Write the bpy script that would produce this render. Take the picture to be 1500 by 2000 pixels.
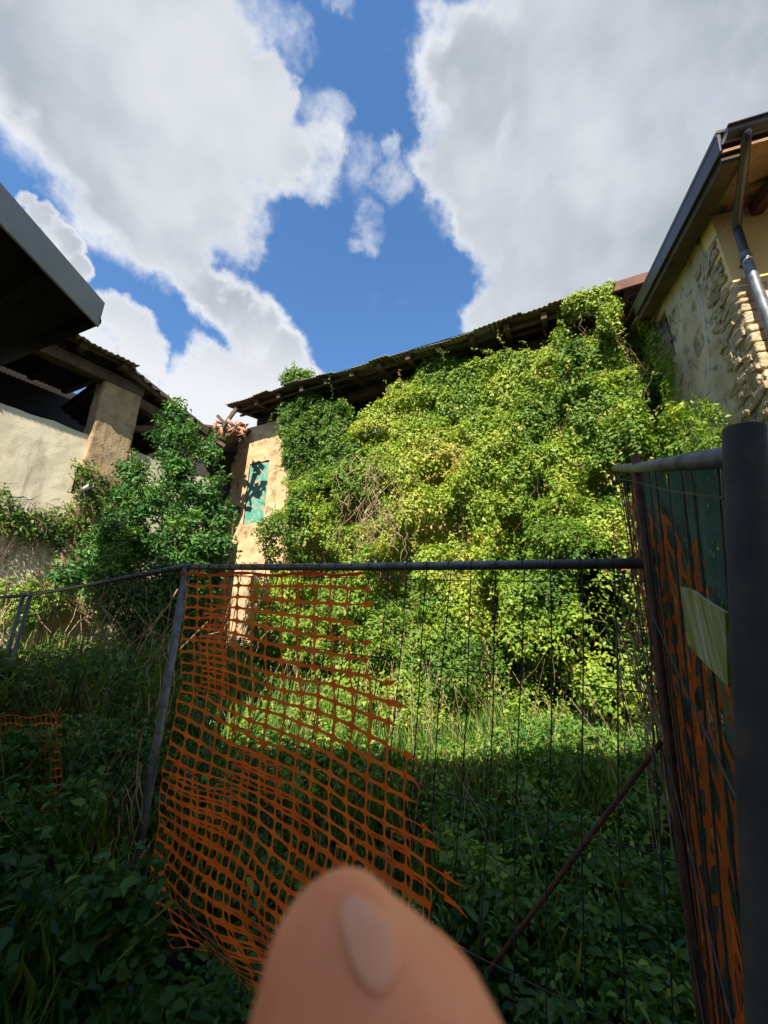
import bpy, bmesh, math, random
import numpy as np
from mathutils import Matrix, Vector
random.seed(7); rng = np.random.default_rng(7)
for o in list(bpy.data.objects): bpy.data.objects.remove(o)
S = bpy.context.scene; COL = S.collection

# ---------------------------------------------------------------- camera
FPX = 800.0                                     # focal length in pixels of a 1500x2000 picture
EYE = np.array([0.0, 0.0, 1.6])
UPc = np.array([0.0, 2400.0, -FPX]); UPc /= np.linalg.norm(UPc)
Yc = np.array([0, 0, -1.0]) - UPc*np.dot([0, 0, -1.0], UPc); Yc /= np.linalg.norm(Yc)
Xc = np.cross(Yc, UPc); R3 = np.array([Xc, Yc, UPc])
def ray(px, py):
    d = R3 @ np.array([px-750.0, 1000.0-py, -FPX]); return d/np.linalg.norm(d)
def on_plane(px, py, p0, n):                    # where the line of sight meets a wall plane
    d = ray(px, py); n = np.array(n, float); return EYE + d*((np.array(p0)-EYE).dot(n)/d.dot(n))
def along(px, py, t): return EYE + ray(px, py)*t
cam = bpy.data.cameras.new('Camera'); co = bpy.data.objects.new('Camera', cam); COL.objects.link(co); S.camera = co
co.matrix_world = Matrix([list(R3[0])+[0], list(R3[1])+[0], list(R3[2])+[1.6], [0, 0, 0, 1]])
cam.sensor_fit = 'VERTICAL'; cam.sensor_height = 36.0; cam.sensor_width = 27.0
cam.lens = 36.0*FPX/2000.0
cam.clip_start = 0.004; cam.clip_end = 3000
cam.dof.use_dof = True; cam.dof.focus_distance = 5.0; cam.dof.aperture_fstop = (cam.lens/1000)/0.00088

# ---------------------------------------------------------------- light
SUN_AZ = np.array([-0.29, -0.957]); SUN_EL = math.radians(43)
w = bpy.data.worlds.new('World'); S.world = w; w.use_nodes = True
nt = w.node_tree; nt.nodes.clear(); N = nt.nodes; L = nt.links
def nd(t, **k):
    n = N.new(t)
    for a, b in k.items(): setattr(n, a, b)
    return n
out = nd('ShaderNodeOutputWorld'); bg = nd('ShaderNodeBackground'); L.new(bg.outputs[0], out.inputs[0])
bg.inputs[1].default_value = 0.12
sky = nd('ShaderNodeTexSky'); sky.sky_type = 'NISHITA'; sky.sun_disc = False
sky.sun_elevation = SUN_EL; sky.sun_rotation = math.atan2(SUN_AZ[0], SUN_AZ[1]); sky.air_density = 1.0; sky.dust_density = 0.3; sky.ozone_density = 3.0
tc = nd('ShaderNodeTexCoord')
def noise(scale, detail, rough, vec):
    n = nd('ShaderNodeTexNoise'); n.inputs['Scale'].default_value = scale; n.inputs['Detail'].default_value = detail
    n.inputs['Roughness'].default_value = rough; L.new(vec, n.inputs['Vector']); return n
def math_(op, a, b=None, clamp=False):
    n = nd('ShaderNodeMath'); n.operation = op; n.use_clamp = clamp
    for i, v in enumerate((a, b)):
        if v is None: continue
        if isinstance(v, (int, float)): n.inputs[i].default_value = v
        else: L.new(v, n.inputs[i])
    return n.outputs[0]
def mrange(v, a, b, c, d, smooth=True):
    n = nd('ShaderNodeMapRange'); n.interpolation_type = 'SMOOTHSTEP' if smooth else 'LINEAR'
    L.new(v, n.inputs[0])
    for i, x in enumerate((a, b, c, d)): n.inputs[i+1].default_value = x
    return n.outputs[0]
DIR = tc.outputs['Generated']
n1 = noise(2.6, 5, 0.55, DIR)
vm = nd('ShaderNodeVectorMath'); vm.operation = 'MULTIPLY_ADD'; L.new(n1.outputs['Color'], vm.inputs[0])
vm.inputs[1].default_value = (.16, .16, .16); 
sub = nd('ShaderNodeVectorMath'); sub.operation = 'SUBTRACT'; L.new(DIR, sub.inputs[0]); sub.inputs[1].default_value = (.08, .08, .08)
L.new(sub.outputs[0], vm.inputs[2])
n1b = noise(9, 6, 0.6, DIR); vm2 = nd('ShaderNodeVectorMath'); vm2.operation = 'MULTIPLY_ADD'; L.new(n1b.outputs['Color'], vm2.inputs[0]); vm2.inputs[1].default_value = (.13, .13, .13)
sub2 = nd('ShaderNodeVectorMath'); sub2.operation = 'SUBTRACT'; L.new(vm.outputs[0], sub2.inputs[0]); sub2.inputs[1].default_value = (.065, .065, .065); L.new(sub2.outputs[0], vm2.inputs[2]); WARP = vm2.outputs[0]
# cumulus: direction (from the sight line of the cloud's middle) and angular size
CL = [(120, 60, 330, 1), (330, 130, 260, 1), (430, 210, 190, 1), (380, 330, 190, 1), (230, 330, 190, 1), (470, 130, 90, 1), (540, 190, 85, 1), (520, 290, 100, 1),
      (330, 440, 130, 1), (430, 420, 85, 1), (390, 520, 70, 1), (430, 580, 65, 1), (480, 640, 75, 1), (540, 700, 70, 1), (420, 720, 75, 1), (330, 770, 60, 1), (500, 770, 110, 1), (400, 790, 110, 1), (600, 740, 45, 1),
      (235, 660, 65, 1), (180, 690, 70, 1), (270, 720, 60, 1), (50, 430, 50, 1), (100, 490, 60, 1), (140, 550, 45, 1), (20, 390, 35, 1),
      (1250, 130, 470, 1), (1420, 480, 380, 1), (1130, 420, 240, 1), (1020, 560, 105, 1), (905, 150, 150, 1), (900, 300, 115, 1), (840, 230, 60, .8), (980, 400, 120, 1), (960, 620, 75, 1), (830, 40, 60, .62), (1080, 600, 120, 1), (1060, 340, 150, 1), (1400, 200, 300, 1), (1200, 560, 200, 1),
      (600, 80, 70, .44), (640, 240, 60, .44), (712, 450, 50, .44), (770, 375, 55, .43), (700, 350, 60, .36), (690, 0, 50, .5), (615, 330, 70, .58), (750, 310, 40, .45), (560, 40, 60, .42)]
acc = None
for (cx, cy, r, amp) in CL:
    c = ray(cx, cy); rr = 0.5*(np.linalg.norm(ray(cx+r*.5, cy)-ray(cx-r*.5, cy)) + np.linalg.norm(ray(cx, cy+r*.5)-ray(cx, cy-r*.5)))
    v = nd('ShaderNodeVectorMath'); v.operation = 'DISTANCE'; L.new(WARP, v.inputs[0]); v.inputs[1].default_value = tuple(c)
    o_ = mrange(v.outputs['Value'], rr*1.45, rr*0.45, 0.0, amp)
    if acc is None: acc = o_
    else:
        acc = math_('SMOOTH_MAX', acc, o_); acc.node.inputs[2].default_value = .12
# the rest of the sky (behind and beside the viewer) has broken cloud too
nb = noise(1.7, 4, 0.5, DIR); sepd = nd('ShaderNodeSeparateXYZ'); L.new(DIR, sepd.inputs[0])
rest = math_('MULTIPLY', mrange(nb.outputs[0], .42, .6, 0, 1), mrange(sepd.outputs[1], .05, -.25, 0, 1))
acc = math_('MAXIMUM', acc, rest)
nf = noise(6.5, 10, 0.60, DIR); nf2 = noise(22, 8, 0.65, DIR)
e = math_('ADD', math_('MULTIPLY', acc, 1.3), math_('MULTIPLY', math_('SUBTRACT', nf.outputs[0], 0.5), 1.7))
e = math_('ADD', e, math_('MULTIPLY', math_('SUBTRACT', nf2.outputs[0], 0.5), 0.5))
mask = mrange(e, 0.34, 1.10, 0, 1)
mask = math_('MULTIPLY', mask, mrange(acc, 0.0, 0.16, 0, 1))
thick = mrange(math_('ADD', acc, math_('ADD', math_('MULTIPLY', math_('SUBTRACT', n1.outputs[0], 0.5), 1.5), math_('MULTIPLY', math_('SUBTRACT', nf.outputs[0], 0.5), .7))), 0.45, 0.98, 0, 1)
ns = noise(2.6, 5, 0.5, DIR)
gr = math_('MULTIPLY', thick, mrange(sepd.outputs[2], 0.50, 0.72, 0.06, 1.0))
gr = math_('MULTIPLY', gr, mrange(ns.outputs[0], 0.34, 0.62, 1.15, 0.35), True)
mixc = nd('ShaderNodeMix'); mixc.data_type = 'RGBA'; L.new(gr, mixc.inputs[0])
mixc.inputs[6].default_value = (3.5, 3.6, 3.75, 1); mixc.inputs[7].default_value = (1.78, 1.96, 2.22, 1)
hs = nd('ShaderNodeHueSaturation'); hs.inputs['Saturation'].default_value = 1.16; hs.inputs['Value'].default_value = 1.0; L.new(sky.outputs[0], hs.inputs['Color'])
mixs = nd('ShaderNodeMix'); mixs.data_type = 'RGBA'; L.new(mask, mixs.inputs[0]); L.new(hs.outputs[0], mixs.inputs[6]); L.new(mixc.outputs[2], mixs.inputs[7])
L.new(mixs.outputs[2], bg.inputs[0])
w.cycles.sampling_method = 'MANUAL'; w.cycles.sample_map_resolution = 512

sl = bpy.data.lights.new('Sun', 'SUN'); so = bpy.data.objects.new('Sun', sl); COL.objects.link(so)
sl.energy = 5.0; sl.angle = math.radians(0.5); sl.color = (1.0, 0.93, 0.80)
sd = Vector((SUN_AZ[0]*math.cos(SUN_EL), SUN_AZ[1]*math.cos(SUN_EL), math.sin(SUN_EL)))
so.rotation_euler = sd.to_track_quat('Z', 'Y').to_euler(); so.location = sd*40
S.view_settings.view_transform = 'Standard'; S.view_settings.look = 'None'; S.view_settings.exposure = 1.1; S.view_settings.gamma = 1
S.render.engine = 'CYCLES'

# ---------------------------------------------------------------- materials
def mat(name): 
    m = bpy.data.materials.new(name); m.use_nodes = True; t = m.node_tree; t.nodes.clear()
    o = t.nodes.new('ShaderNodeOutputMaterial'); b = t.nodes.new('ShaderNodeBsdfPrincipled'); t.links.new(b.outputs[0], o.inputs[0])
    return m, t, o, b
def ramp(t, src, stops):
    r = t.nodes.new('ShaderNodeValToRGB'); el = r.color_ramp.elements
    while len(el) < len(stops): el.new(0.5)
    for e_, (p, c) in zip(el, stops): e_.position = p; e_.color = (*c, 1)
    t.links.new(src, r.inputs[0]); return r.outputs[0]
def tnoise(t, scale, detail=6, rough=.6, sc=(1, 1, 1), dist=0.0):
    c = t.nodes.new('ShaderNodeTexCoord'); m = t.nodes.new('ShaderNodeMapping'); m.inputs['Scale'].default_value = sc
    n = t.nodes.new('ShaderNodeTexNoise'); n.inputs['Scale'].default_value = scale; n.inputs['Detail'].default_value = detail; n.inputs['Roughness'].default_value = rough
    n.inputs['Distortion'].default_value = dist
    t.links.new(c.outputs['Object'], m.inputs[0]); t.links.new(m.outputs[0], n.inputs['Vector']); return n.outputs[0]
def mixrgb(t, f, a, b, mode='MIX'):
    m = t.nodes.new('ShaderNodeMix'); m.data_type = 'RGBA'; m.blend_type = mode
    for i, v in ((0, f), (6, a), (7, b)):
        if isinstance(v, (float, int)): m.inputs[i].default_value = v
        elif isinstance(v, tuple): m.inputs[i].default_value = (*v, 1)
        else: t.links.new(v, m.inputs[i])
    return m.outputs[2]
def bump(t, b, h, s=.4, d=.02):
    n = t.nodes.new('ShaderNodeBump'); n.inputs['Strength'].default_value = s; n.inputs['Distance'].default_value = d
    t.links.new(h, n.inputs['Height']); t.links.new(n.outputs[0], b.inputs['Normal'])
def surf(name, stops, scale=3, rough=.85, bs=.4, bd=.02, sc=(1, 1, 1), fine=40, metal=0, stain=None, detail=8):
    m, t, o, b = mat(name)
    c = ramp(t, tnoise(t, scale, detail, .62, sc), stops)
    if stain:                                   # (colour, scale, lo, hi): dirt with a shape of its own
        f = ramp(t, tnoise(t, stain[1], 8, .7, stain[4] if len(stain) > 4 else (1, 1, 1), .6), [(stain[2], (0, 0, 0)), (stain[3], (1, 1, 1))])
        c = mixrgb(t, f, c, stain[0])
    t.links.new(c, b.inputs['Base Color']); b.inputs['Roughness'].default_value = rough; b.inputs['Metallic'].default_value = metal
    bump(t, b, tnoise(t, fine, 8, .65), bs, bd); return m
def leafmat(name, stops, rough=.5, trans=.35, spec=.3):
    m, t, o, b = mat(name)
    a = t.nodes.new('ShaderNodeAttribute'); a.attribute_name = 'tint'
    c = ramp(t, a.outputs['Fac'], stops); t.links.new(c, b.inputs['Base Color']); b.inputs['Roughness'].default_value = rough
    b.inputs['Specular IOR Level'].default_value = spec
    tr = t.nodes.new('ShaderNodeBsdfTranslucent'); g = mixrgb(t, 1.0, c, (1.0, 1.1, .45), 'MULTIPLY'); t.links.new(g, tr.inputs[0])
    mx = t.nodes.new('ShaderNodeMixShader'); mx.inputs[0].default_value = trans
    t.links.new(b.outputs[0], mx.inputs[1]); t.links.new(tr.outputs[0], mx.inputs[2]); t.links.new(mx.outputs[0], o.inputs[0]); return m
M = {}
M['vine'] = leafmat('vine_leaves', [(0, (.03, .075, .018)), (.3, (.10, .20, .026)), (.55, (.235, .34, .038)), (.8, (.41, .46, .065)), (.94, (.54, .50, .14)), (1, (.38, .22, .09))])
M['laurel'] = leafmat('laurel_leaves', [(0, (.03, .085, .028)), (.6, (.075, .19, .045)), (1, (.20, .36, .06))], rough=.45, trans=.25, spec=.25)
M['ground_leaf'] = leafmat('ground_leaves', [(0, (.02, .06, .018)), (.4, (.06, .17, .035)), (.72, (.23, .35, .05)), (.93, (.40, .45, .09)), (1, (.18, .11, .04))], rough=.5)  # upper stops made yellower to help brighten the sunlit strip
M['twig'] = surf('twigs', [(.3, (.06, .035, .02)), (.7, (.20, .13, .08))], 8, .9)
M['dry'] = surf('dry_stems', [(.3, (.24, .15, .08)), (.7, (.45, .33, .19))], 8, .9)
M['bark'] = surf('bark', [(.3, (.05, .04, .03)), (.7, (.14, .11, .08))], 8, .95, .8)
M['soil'] = surf('soil', [(.3, (.012, .012, .007)), (.7, (.04, .05, .018))], 4, .95)
M['plaster_cream'] = surf('cream_plaster', [(.25, (.50, .44, .31)), (.5, (.66, .59, .42)), (.75, (.74, .68, .52))], 1.1, .9, .35, .01, (1, 1, .5), 30, stain=((.34, .28, .18), 2.6, .50, .70, (1, 1, .35)))
M['plaster_ochre'] = surf('ochre_plaster', [(.25, (.33, .22, .11)), (.5, (.50, .35, .19)), (.75, (.60, .45, .27))], 2.2, .92, .6, .02, (1, 1, 1.5), 18, stain=((.20, .14, .08), 3, .54, .66))
M['pillar'] = surf('weathered_pillar', [(.25, (.24, .16, .085)), (.5, (.38, .27, .15)), (.75, (.50, .40, .25))], 2.5, .92, .7, .02, (1, 1, .6), 22, stain=((.13, .10, .06), 4, .5, .7))
M['plaster_grey'] = surf('grey_beige_render', [(.25, (.34, .24, .15)), (.5, (.54, .42, .29)), (.75, (.66, .56, .42))], 1.3, .95, .7, .03, (1, 1, .8), 12, stain=((.10, .085, .055), 2.5, .52, .64))
M['plaster_yellow'] = surf('yellow_plaster', [(.3, (.74, .52, .22)), (.7, (.80, .58, .27))], 1.2, .85, .15, .005)
M['pink_band'] = surf('bare_mortar', [(.3, (.48, .31, .20)), (.7, (.62, .44, .30))], 3, .9, .5, .01)
M['quoin'] = surf('quoin_stone', [(.25, (.30, .20, .11)), (.5, (.50, .37, .22)), (.75, (.66, .54, .35))], 5, .95, .9, .03, fine=14)
M['rubble'] = surf('rubble_stone', [(.25, (.20, .14, .08)), (.5, (.36, .27, .16)), (.75, (.50, .41, .27))], 7, .95, .8, .03, fine=16)
M['oldwood'] = surf('old_wood', [(.3, (.035, .022, .014)), (.7, (.12, .08, .05))], 3, .9, .6, .01, (1, 1, 1), 20)
M['redwood'] = surf('red_brown_wood', [(.3, (.07, .025, .015)), (.7, (.15, .06, .035))], 4, .8, .3, .01)
M['soffit'] = surf('soffit_boards', [(.3, (.28, .15, .085)), (.7, (.42, .25, .15))], 2, .85, .3, .01, stain=((.04, .025, .02), 2.5, .5, .62))
M['corr'] = surf('corrugated_sheet', [(.3, (.13, .12, .10)), (.7, (.30, .28, .23))], 4, .85, .4, .01, stain=((.10, .12, .05), 5, .5, .65))
M['tile'] = surf('clay_tile', [(.3, (.26, .10, .055)), (.7, (.50, .25, .15))], 6, .9, .5, .01)
M['brownmetal'] = surf('brown_sheet_metal', [(.3, (.055, .045, .052)), (.7, (.085, .07, .08))], 3, .42, .05, .002, metal=.3)
M['greymetal'] = surf('grey_sheet_metal', [(.3, (.19, .21, .215)), (.7, (.24, .26, .265))], 3, .5, .05, .002, metal=.2)
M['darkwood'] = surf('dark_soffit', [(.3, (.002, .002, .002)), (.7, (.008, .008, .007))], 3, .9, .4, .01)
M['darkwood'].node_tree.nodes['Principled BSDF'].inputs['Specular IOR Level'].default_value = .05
M['pipe'] = surf('galvanised_pipe', [(.25, (.07, .075, .08)), (.6, (.19, .21, .23)), (.8, (.30, .31, .32))], 14, .5, .3, .002, metal=.5, stain=((.06, .045, .035), 30, .55, .7))
M['pole'] = surf('dark_steel_pole', [(.3, (.022, .020, .019)), (.7, (.06, .055, .05))], 14, .75, .6, .002, metal=0, fine=260, stain=((.09, .05, .03), 45, .58, .70, (1, 1, .3)))
M['pole'].node_tree.nodes['Principled BSDF'].inputs['Specular IOR Level'].default_value = .25
M['rust'] = surf('rusty_steel', [(.3, (.045, .02, .013)), (.7, (.14, .06, .035))], 20, .9, .6, .003, fine=160)
M['wire'] = surf('wire', [(.3, (.03, .032, .034)), (.7, (.075, .078, .08))], 20, .6, .2, .001, metal=.4)
M['orange'] = None
m, t, o, b = mat('orange_net'); c = ramp(t, tnoise(t, 9, 6, .6), [(.3, (.86, .15, .03)), (.7, (.98, .27, .05))]); t.links.new(c, b.inputs['Base Color']); b.inputs['Roughness'].default_value = .55
tr = t.nodes.new('ShaderNodeBsdfTranslucent'); t.links.new(c, tr.inputs[0]); mx = t.nodes.new('ShaderNodeMixShader'); mx.inputs[0].default_value = .7
t.links.new(b.outputs[0], mx.inputs[1]); t.links.new(tr.outputs[0], mx.inputs[2]); t.links.new(mx.outputs[0], o.inputs[0]); M['orange'] = m
def cloth(name, col, hole):
    m, t, o, b = mat(name); c = ramp(t, tnoise(t, 9, 6, .6), [(.3, tuple(x*.7 for x in col)), (.7, tuple(x*1.3 for x in col))]); t.links.new(c, b.inputs['Base Color']); b.inputs['Roughness'].default_value = .7
    tp = t.nodes.new('ShaderNodeBsdfTransparent'); mx = t.nodes.new('ShaderNodeMixShader')
    f = ramp(t, tnoise(t, 260, 2, .5, (1, 1, .35)), [(.55, (0, 0, 0)), (.66, (hole,)*3)]); t.links.new(f, mx.inputs[0])
    t.links.new(b.outputs[0], mx.inputs[1]); t.links.new(tp.outputs[0], mx.inputs[2]); t.links.new(mx.outputs[0], o.inputs[0]); return m
M['shade'] = cloth('green_shade_cloth', (.02, .10, .078), .12)
M['teal'] = surf('teal_netting', [(.3, (.035, .20, .15)), (.7, (.09, .36, .28))], 9, .9, .6, .01, stain=((.36, .27, .16), 6, .47, .60))
M['plate'] = surf('algae_stained_plate', [(.3, (.36, .38, .33)), (.7, (.50, .51, .47))], 16, .6, .2, .003, stain=((.17, .20, .05), 26, .36, .56, (1, 1, .2)))
M['black'] = surf('painted_interior_shade', [(.3, (.02, .017, .014)), (.7, (.04, .033, .026))], 3, .95)  # near-black colour stands in for the shade inside lofts, window and gap
M['whitepipe'] = surf('pale_plastic', [(.3, (.5, .5, .48)), (.7, (.68, .68, .66))], 5, .5, .1)
m, t, o, b = mat('skin'); c = ramp(t, tnoise(t, 110, 6, .6), [(.3, (.88, .28, .12)), (.7, (.95, .42, .22))]); t.links.new(c, b.inputs['Base Color']); b.inputs['Roughness'].default_value = .5
b.inputs['Specular IOR Level'].default_value = .2; b.inputs['Subsurface Weight'].default_value = .6; b.inputs['Subsurface Radius'].default_value = (.007, .0022, .001); b.inputs['Subsurface Scale'].default_value = 1; M['skin'] = m
m, t, o, b = mat('nail'); b.inputs['Base Color'].default_value = (.93, .43, .25, 1); b.inputs['Roughness'].default_value = .5; b.inputs['Specular IOR Level'].default_value = .12; M['nail'] = m

# ---------------------------------------------------------------- helpers
def link(name, me, m, parent=None, smooth=False):
    ob = bpy.data.objects.new(name, me); COL.objects.link(ob)
    if m is not None: me.materials.append(m)
    if smooth: me.polygons.foreach_set('use_smooth', [True]*len(me.polygons))
    if parent is not None:
        ob.parent = parent; ob.matrix_parent_inverse = Matrix.Translation(-base_of(parent))
    return ob
def base_of(p):
    v = Vector(p.location)
    return v
def tag(o, label=None, cat=None, group=None, kind=None):
    if label: o['label'] = label
    if cat: o['category'] = cat
    if group: o['group'] = group
    if kind: o['kind'] = kind
    return o
def thing(name, loc, label, cat, group=None):
    o = bpy.data.objects.new(name, None); COL.objects.link(o); o.location = Vector([float(x) for x in loc]); o.empty_display_size = .2
    return tag(o, label, cat, group)
class MB:
    def __init__(s): s.v = []; s.f = []
    def add(s, vs, fs):
        k = len(s.v); s.v += [tuple(map(float, p)) for p in vs]; s.f += [tuple(i+k for i in f) for f in fs]
    def box(s, c, ax, ay, az, hx, hy, hz):
        c, ax, ay, az = (np.array(q, float) for q in (c, ax, ay, az)); vs = []
        for i in (-1, 1):
            for j in (-1, 1):
                for k in (-1, 1): vs.append(c+ax*hx*i+ay*hy*j+az*hz*k)
        fs = [(0, 1, 3, 2), (4, 6, 7, 5), (0, 4, 5, 1), (2, 3, 7, 6), (0, 2, 6, 4), (1, 5, 7, 3)]
        if np.dot(np.cross(ax, ay), az) < 0: fs = [f[::-1] for f in fs]
        s.add(vs, fs)
    def beam(s, p, q, wd, h, up=(0, 0, 1)):
        p, q = np.array(p, float), np.array(q, float); d = q-p; l = np.linalg.norm(d); d /= l
        sd_ = np.cross(d, up); sd_ /= np.linalg.norm(sd_); u = np.cross(sd_, d); s.box((p+q)/2, d, sd_, u, l/2, wd/2, h/2)
    def tube(s, pts, r, n=8, cap=True):
        pts = [np.array(p, float) for p in pts]; rs = r if isinstance(r, (list, tuple)) else [r]*len(pts); k0 = len(s.v); vs = []; fs = []
        ref = None
        for i, p in enumerate(pts):
            d = pts[min(i+1, len(pts)-1)]-pts[max(i-1, 0)]; d /= (np.linalg.norm(d)+1e-12)
            if ref is None: ref = np.cross(d, [0, 0, 1.0] if abs(d[2]) < .9 else [1.0, 0, 0])
            ref = ref-d*ref.dot(d); ref /= np.linalg.norm(ref); b2 = np.cross(d, ref)
            for j in range(n):
                a = 2*math.pi*j/n; vs.append(p+rs[i]*(ref*math.cos(a)+b2*math.sin(a)))
        for i in range(len(pts)-1):
            for j in range(n): fs.append((i*n+j, i*n+(j+1) % n, (i+1)*n+(j+1) % n, (i+1)*n+j))
        if cap: fs.append(tuple(range(n))[::-1]); fs.append(tuple((len(pts)-1)*n+j for j in range(n)))
        s.add(vs, fs)
    def build(s, name, m, parent=None, smooth=False):
        me = bpy.data.meshes.new(name); me.from_pydata(s.v, [], s.f); me.update(); return link(name, me, m, parent, smooth)
def bev(o, wd=.01, seg=2):
    m_ = o.modifiers.new('b', 'BEVEL'); m_.width = wd; m_.segments = seg; m_.limit_method = 'ANGLE'; return o
def rough_up(o, amp, scale, sub=0):
    if sub: m_ = o.modifiers.new('s', 'SUBSURF'); m_.subdivision_type = 'SIMPLE'; m_.levels = m_.render_levels = sub
    tx = bpy.data.textures.new('n', 'CLOUDS'); tx.noise_scale = scale; tx.noise_depth = 4
    d = o.modifiers.new('d', 'DISPLACE'); d.texture = tx; d.strength = amp; d.texture_coords = 'GLOBAL'; return o
def norm(a): return a/(np.linalg.norm(a, axis=-1, keepdims=True)+1e-9)
def leaves(name, P, Nn, size, tint, m, parent=None, width=.62, down=.5, hi=False, tip=None):
    n = len(P); Nn = norm(Nn)
    T = rng.normal(size=(n, 3)); T[:, 2] -= down
    if tip is not None: T = tip + .35*rng.normal(size=(n, 3))
    T = norm(T-Nn*np.sum(T*Nn, 1, keepdims=True)); B = np.cross(Nn, T); s_ = size[:, None]; W = s_*width*.5
    fold = Nn*W*rng.uniform(.05, .6, (n, 1)); curl = -Nn*s_*rng.uniform(0, .3, (n, 1))
    if hi:
        V = np.stack([P, P+T*s_*.10-B*W*.75+fold*.6, P+T*s_*.48-B*W+fold, P+T*s_+curl, P+T*s_*.48+B*W+fold, P+T*s_*.10+B*W*.75+fold*.6], 1); k = 6
        tri = np.array([[0, 1, 2], [0, 2, 3], [0, 3, 4], [0, 4, 5]])
    else:
        V = np.stack([P, P+T*s_*.42-B*W+fold, P+T*s_+curl, P+T*s_*.42+B*W+fold], 1); k = 4
        tri = np.array([[0, 1, 2], [0, 2, 3]])
    F = (np.arange(n)[:, None, None]*k+tri[None]).reshape(-1, 3); nt_ = len(tri)
    me = bpy.data.meshes.new(name); me.vertices.add(n*k); me.vertices.foreach_set('co', V.reshape(-1).astype(np.float32))
    me.loops.add(len(F)*3); me.loops.foreach_set('vertex_index', F.reshape(-1).astype(np.int32))
    me.polygons.add(len(F)); me.polygons.foreach_set('loop_start', (np.arange(len(F))*3).astype(np.int32))
    me.update(calc_edges=True)
    at = me.attributes.new('tint', 'FLOAT', 'FACE'); at.data.foreach_set('value', np.repeat(np.clip(tint, 0, 1), nt_).astype(np.float32))
    return link(name, me, m, parent)
def stems(name, paths, r, m, parent=None, n=3):
    b = MB()
    for i, p in enumerate(paths): b.tube(p, r if not isinstance(r, list) else r[i], n, False)
    o = b.build(name, m, parent)
    if parent is not None: o['kind'] = 'stuff'   # countless thin stems of one plant
    return o
def inpoly(x, y, poly):
    x = np.asarray(x); y = np.asarray(y); c = np.zeros(x.shape, bool); k = len(poly)
    for i in range(k):
        x1, y1 = poly[i]; x2, y2 = poly[(i+1) % k]
        c ^= ((y1 > y) != (y2 > y)) & (x < (x2-x1)*(y-y1)/((y2-y1) or 1e-9)+x1)
    return c
VNT = {}
def vn(x, y, s, seed):                           # cheap smooth value noise 0..1
    if seed not in VNT: VNT[seed] = np.random.default_rng(seed).random((64, 64))
    r_ = VNT[seed]; x = np.asarray(x)/s+17.3; y = np.asarray(y)/s+9.1
    xi = np.floor(x).astype(int); yi = np.floor(y).astype(int); fx = x-xi; fy = y-yi; fx = fx*fx*(3-2*fx); fy = fy*fy*(3-2*fy)
    g = lambda a, b_: r_[a % 64, b_ % 64]
    return (g(xi, yi)*(1-fx)+g(xi+1, yi)*fx)*(1-fy)+(g(xi, yi+1)*(1-fx)+g(xi+1, yi+1)*fx)*fy
def clumps(C, Rr, per, nrm, tint0, size, sjit=.3, up=.5, squash=1.0):
    """leaves spread through the outer shell of rounded clumps; C centres, Rr radii, nrm outward direction"""
    k = len(C); cnt = np.maximum(3, (per*(Rr/np.mean(Rr))**2)).astype(int); idx = np.repeat(np.arange(k), cnt); n = len(idx)
    D = norm(rng.normal(size=(n, 3))+np.array(nrm)*.75+np.array([0, 0, .35])); rad = Rr[idx][:, None]*rng.uniform(.3, 1.25, (n, 1))**.8
    P = C[idx]+D*rad*np.array([1, 1, squash]); Nn = norm(D*.6+np.array([0, 0, up])+np.array(nrm)*.25+rng.normal(size=(n, 3))*.65)
    return P, Nn, size*rng.uniform(1-sjit, 1+sjit, n), tint0[idx]+rng.normal(size=n)*.10, idx
def ground_z(x, y):
    x = np.asarray(x, float); y = np.asarray(y, float)
    return -.22+.09*np.clip(np.clip(y, -2, 12)*.75-np.clip(x, -7, 6)*.4, -4, 9)+.05*(vn(x, y, 1.3, 3)-.5)

# ---------------------------------------------------------------- ground
g = MB(); xs = np.concatenate([[-400, -60, -20], np.linspace(-11, 9, 61), [20, 60, 400]]); ys = np.concatenate([[-400, -60, -15], np.linspace(-6, 14, 61), [25, 70, 400]])
vs = [(x, y, float(ground_z(x, y))) for y in ys for x in xs]; nx = len(xs)
fs = [(j*nx+i, j*nx+i+1, (j+1)*nx+i+1, (j+1)*nx+i) for j in range(len(ys)-1) for i in range(nx-1)]
g.add(vs, fs); tag(g.build('ground', M['soil'], None, True), kind='structure')

# ---------------------------------------------------------------- building behind the viewer that shades the yard
def plain_house(name, x0, x1, y0, y1, h, label):
    t_ = thing(name, ((x0+x1)/2, (y0+y1)/2, -.3), label, 'building')
    b = MB(); cx, cy = (x0+x1)/2, (y0+y1)/2
    b.box((cx, y1-.2, h/2-.5), (1, 0, 0), (0, 1, 0), (0, 0, 1), (x1-x0)/2, .2, h/2+.5)
    b.box((cx, y0+.2, h/2-.5), (1, 0, 0), (0, 1, 0), (0, 0, 1), (x1-x0)/2, .2, h/2+.5)
    for x in (x0+.2, x1-.2): b.box((x, cy, h/2-.5), (1, 0, 0), (0, 1, 0), (0, 0, 1), .2, (y1-y0)/2-.402, h/2+.5)
    b.build('wall', M['plaster_cream'], t_)
    r = MB(); r.beam((cx, y1+.35, h+.02), (cx, cy, h+1.4), x1-x0+.6, .12); r.beam((cx, y0-.35, h+.02), (cx, cy, h+1.4), x1-x0+.6, .12); r.build('roof', M['tile'], t_)
    return t_
plain_house('courtyard_house', -12, 9, -12, -4.6, 9.4, 'tall rendered house behind the viewer shading the yard')

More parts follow.
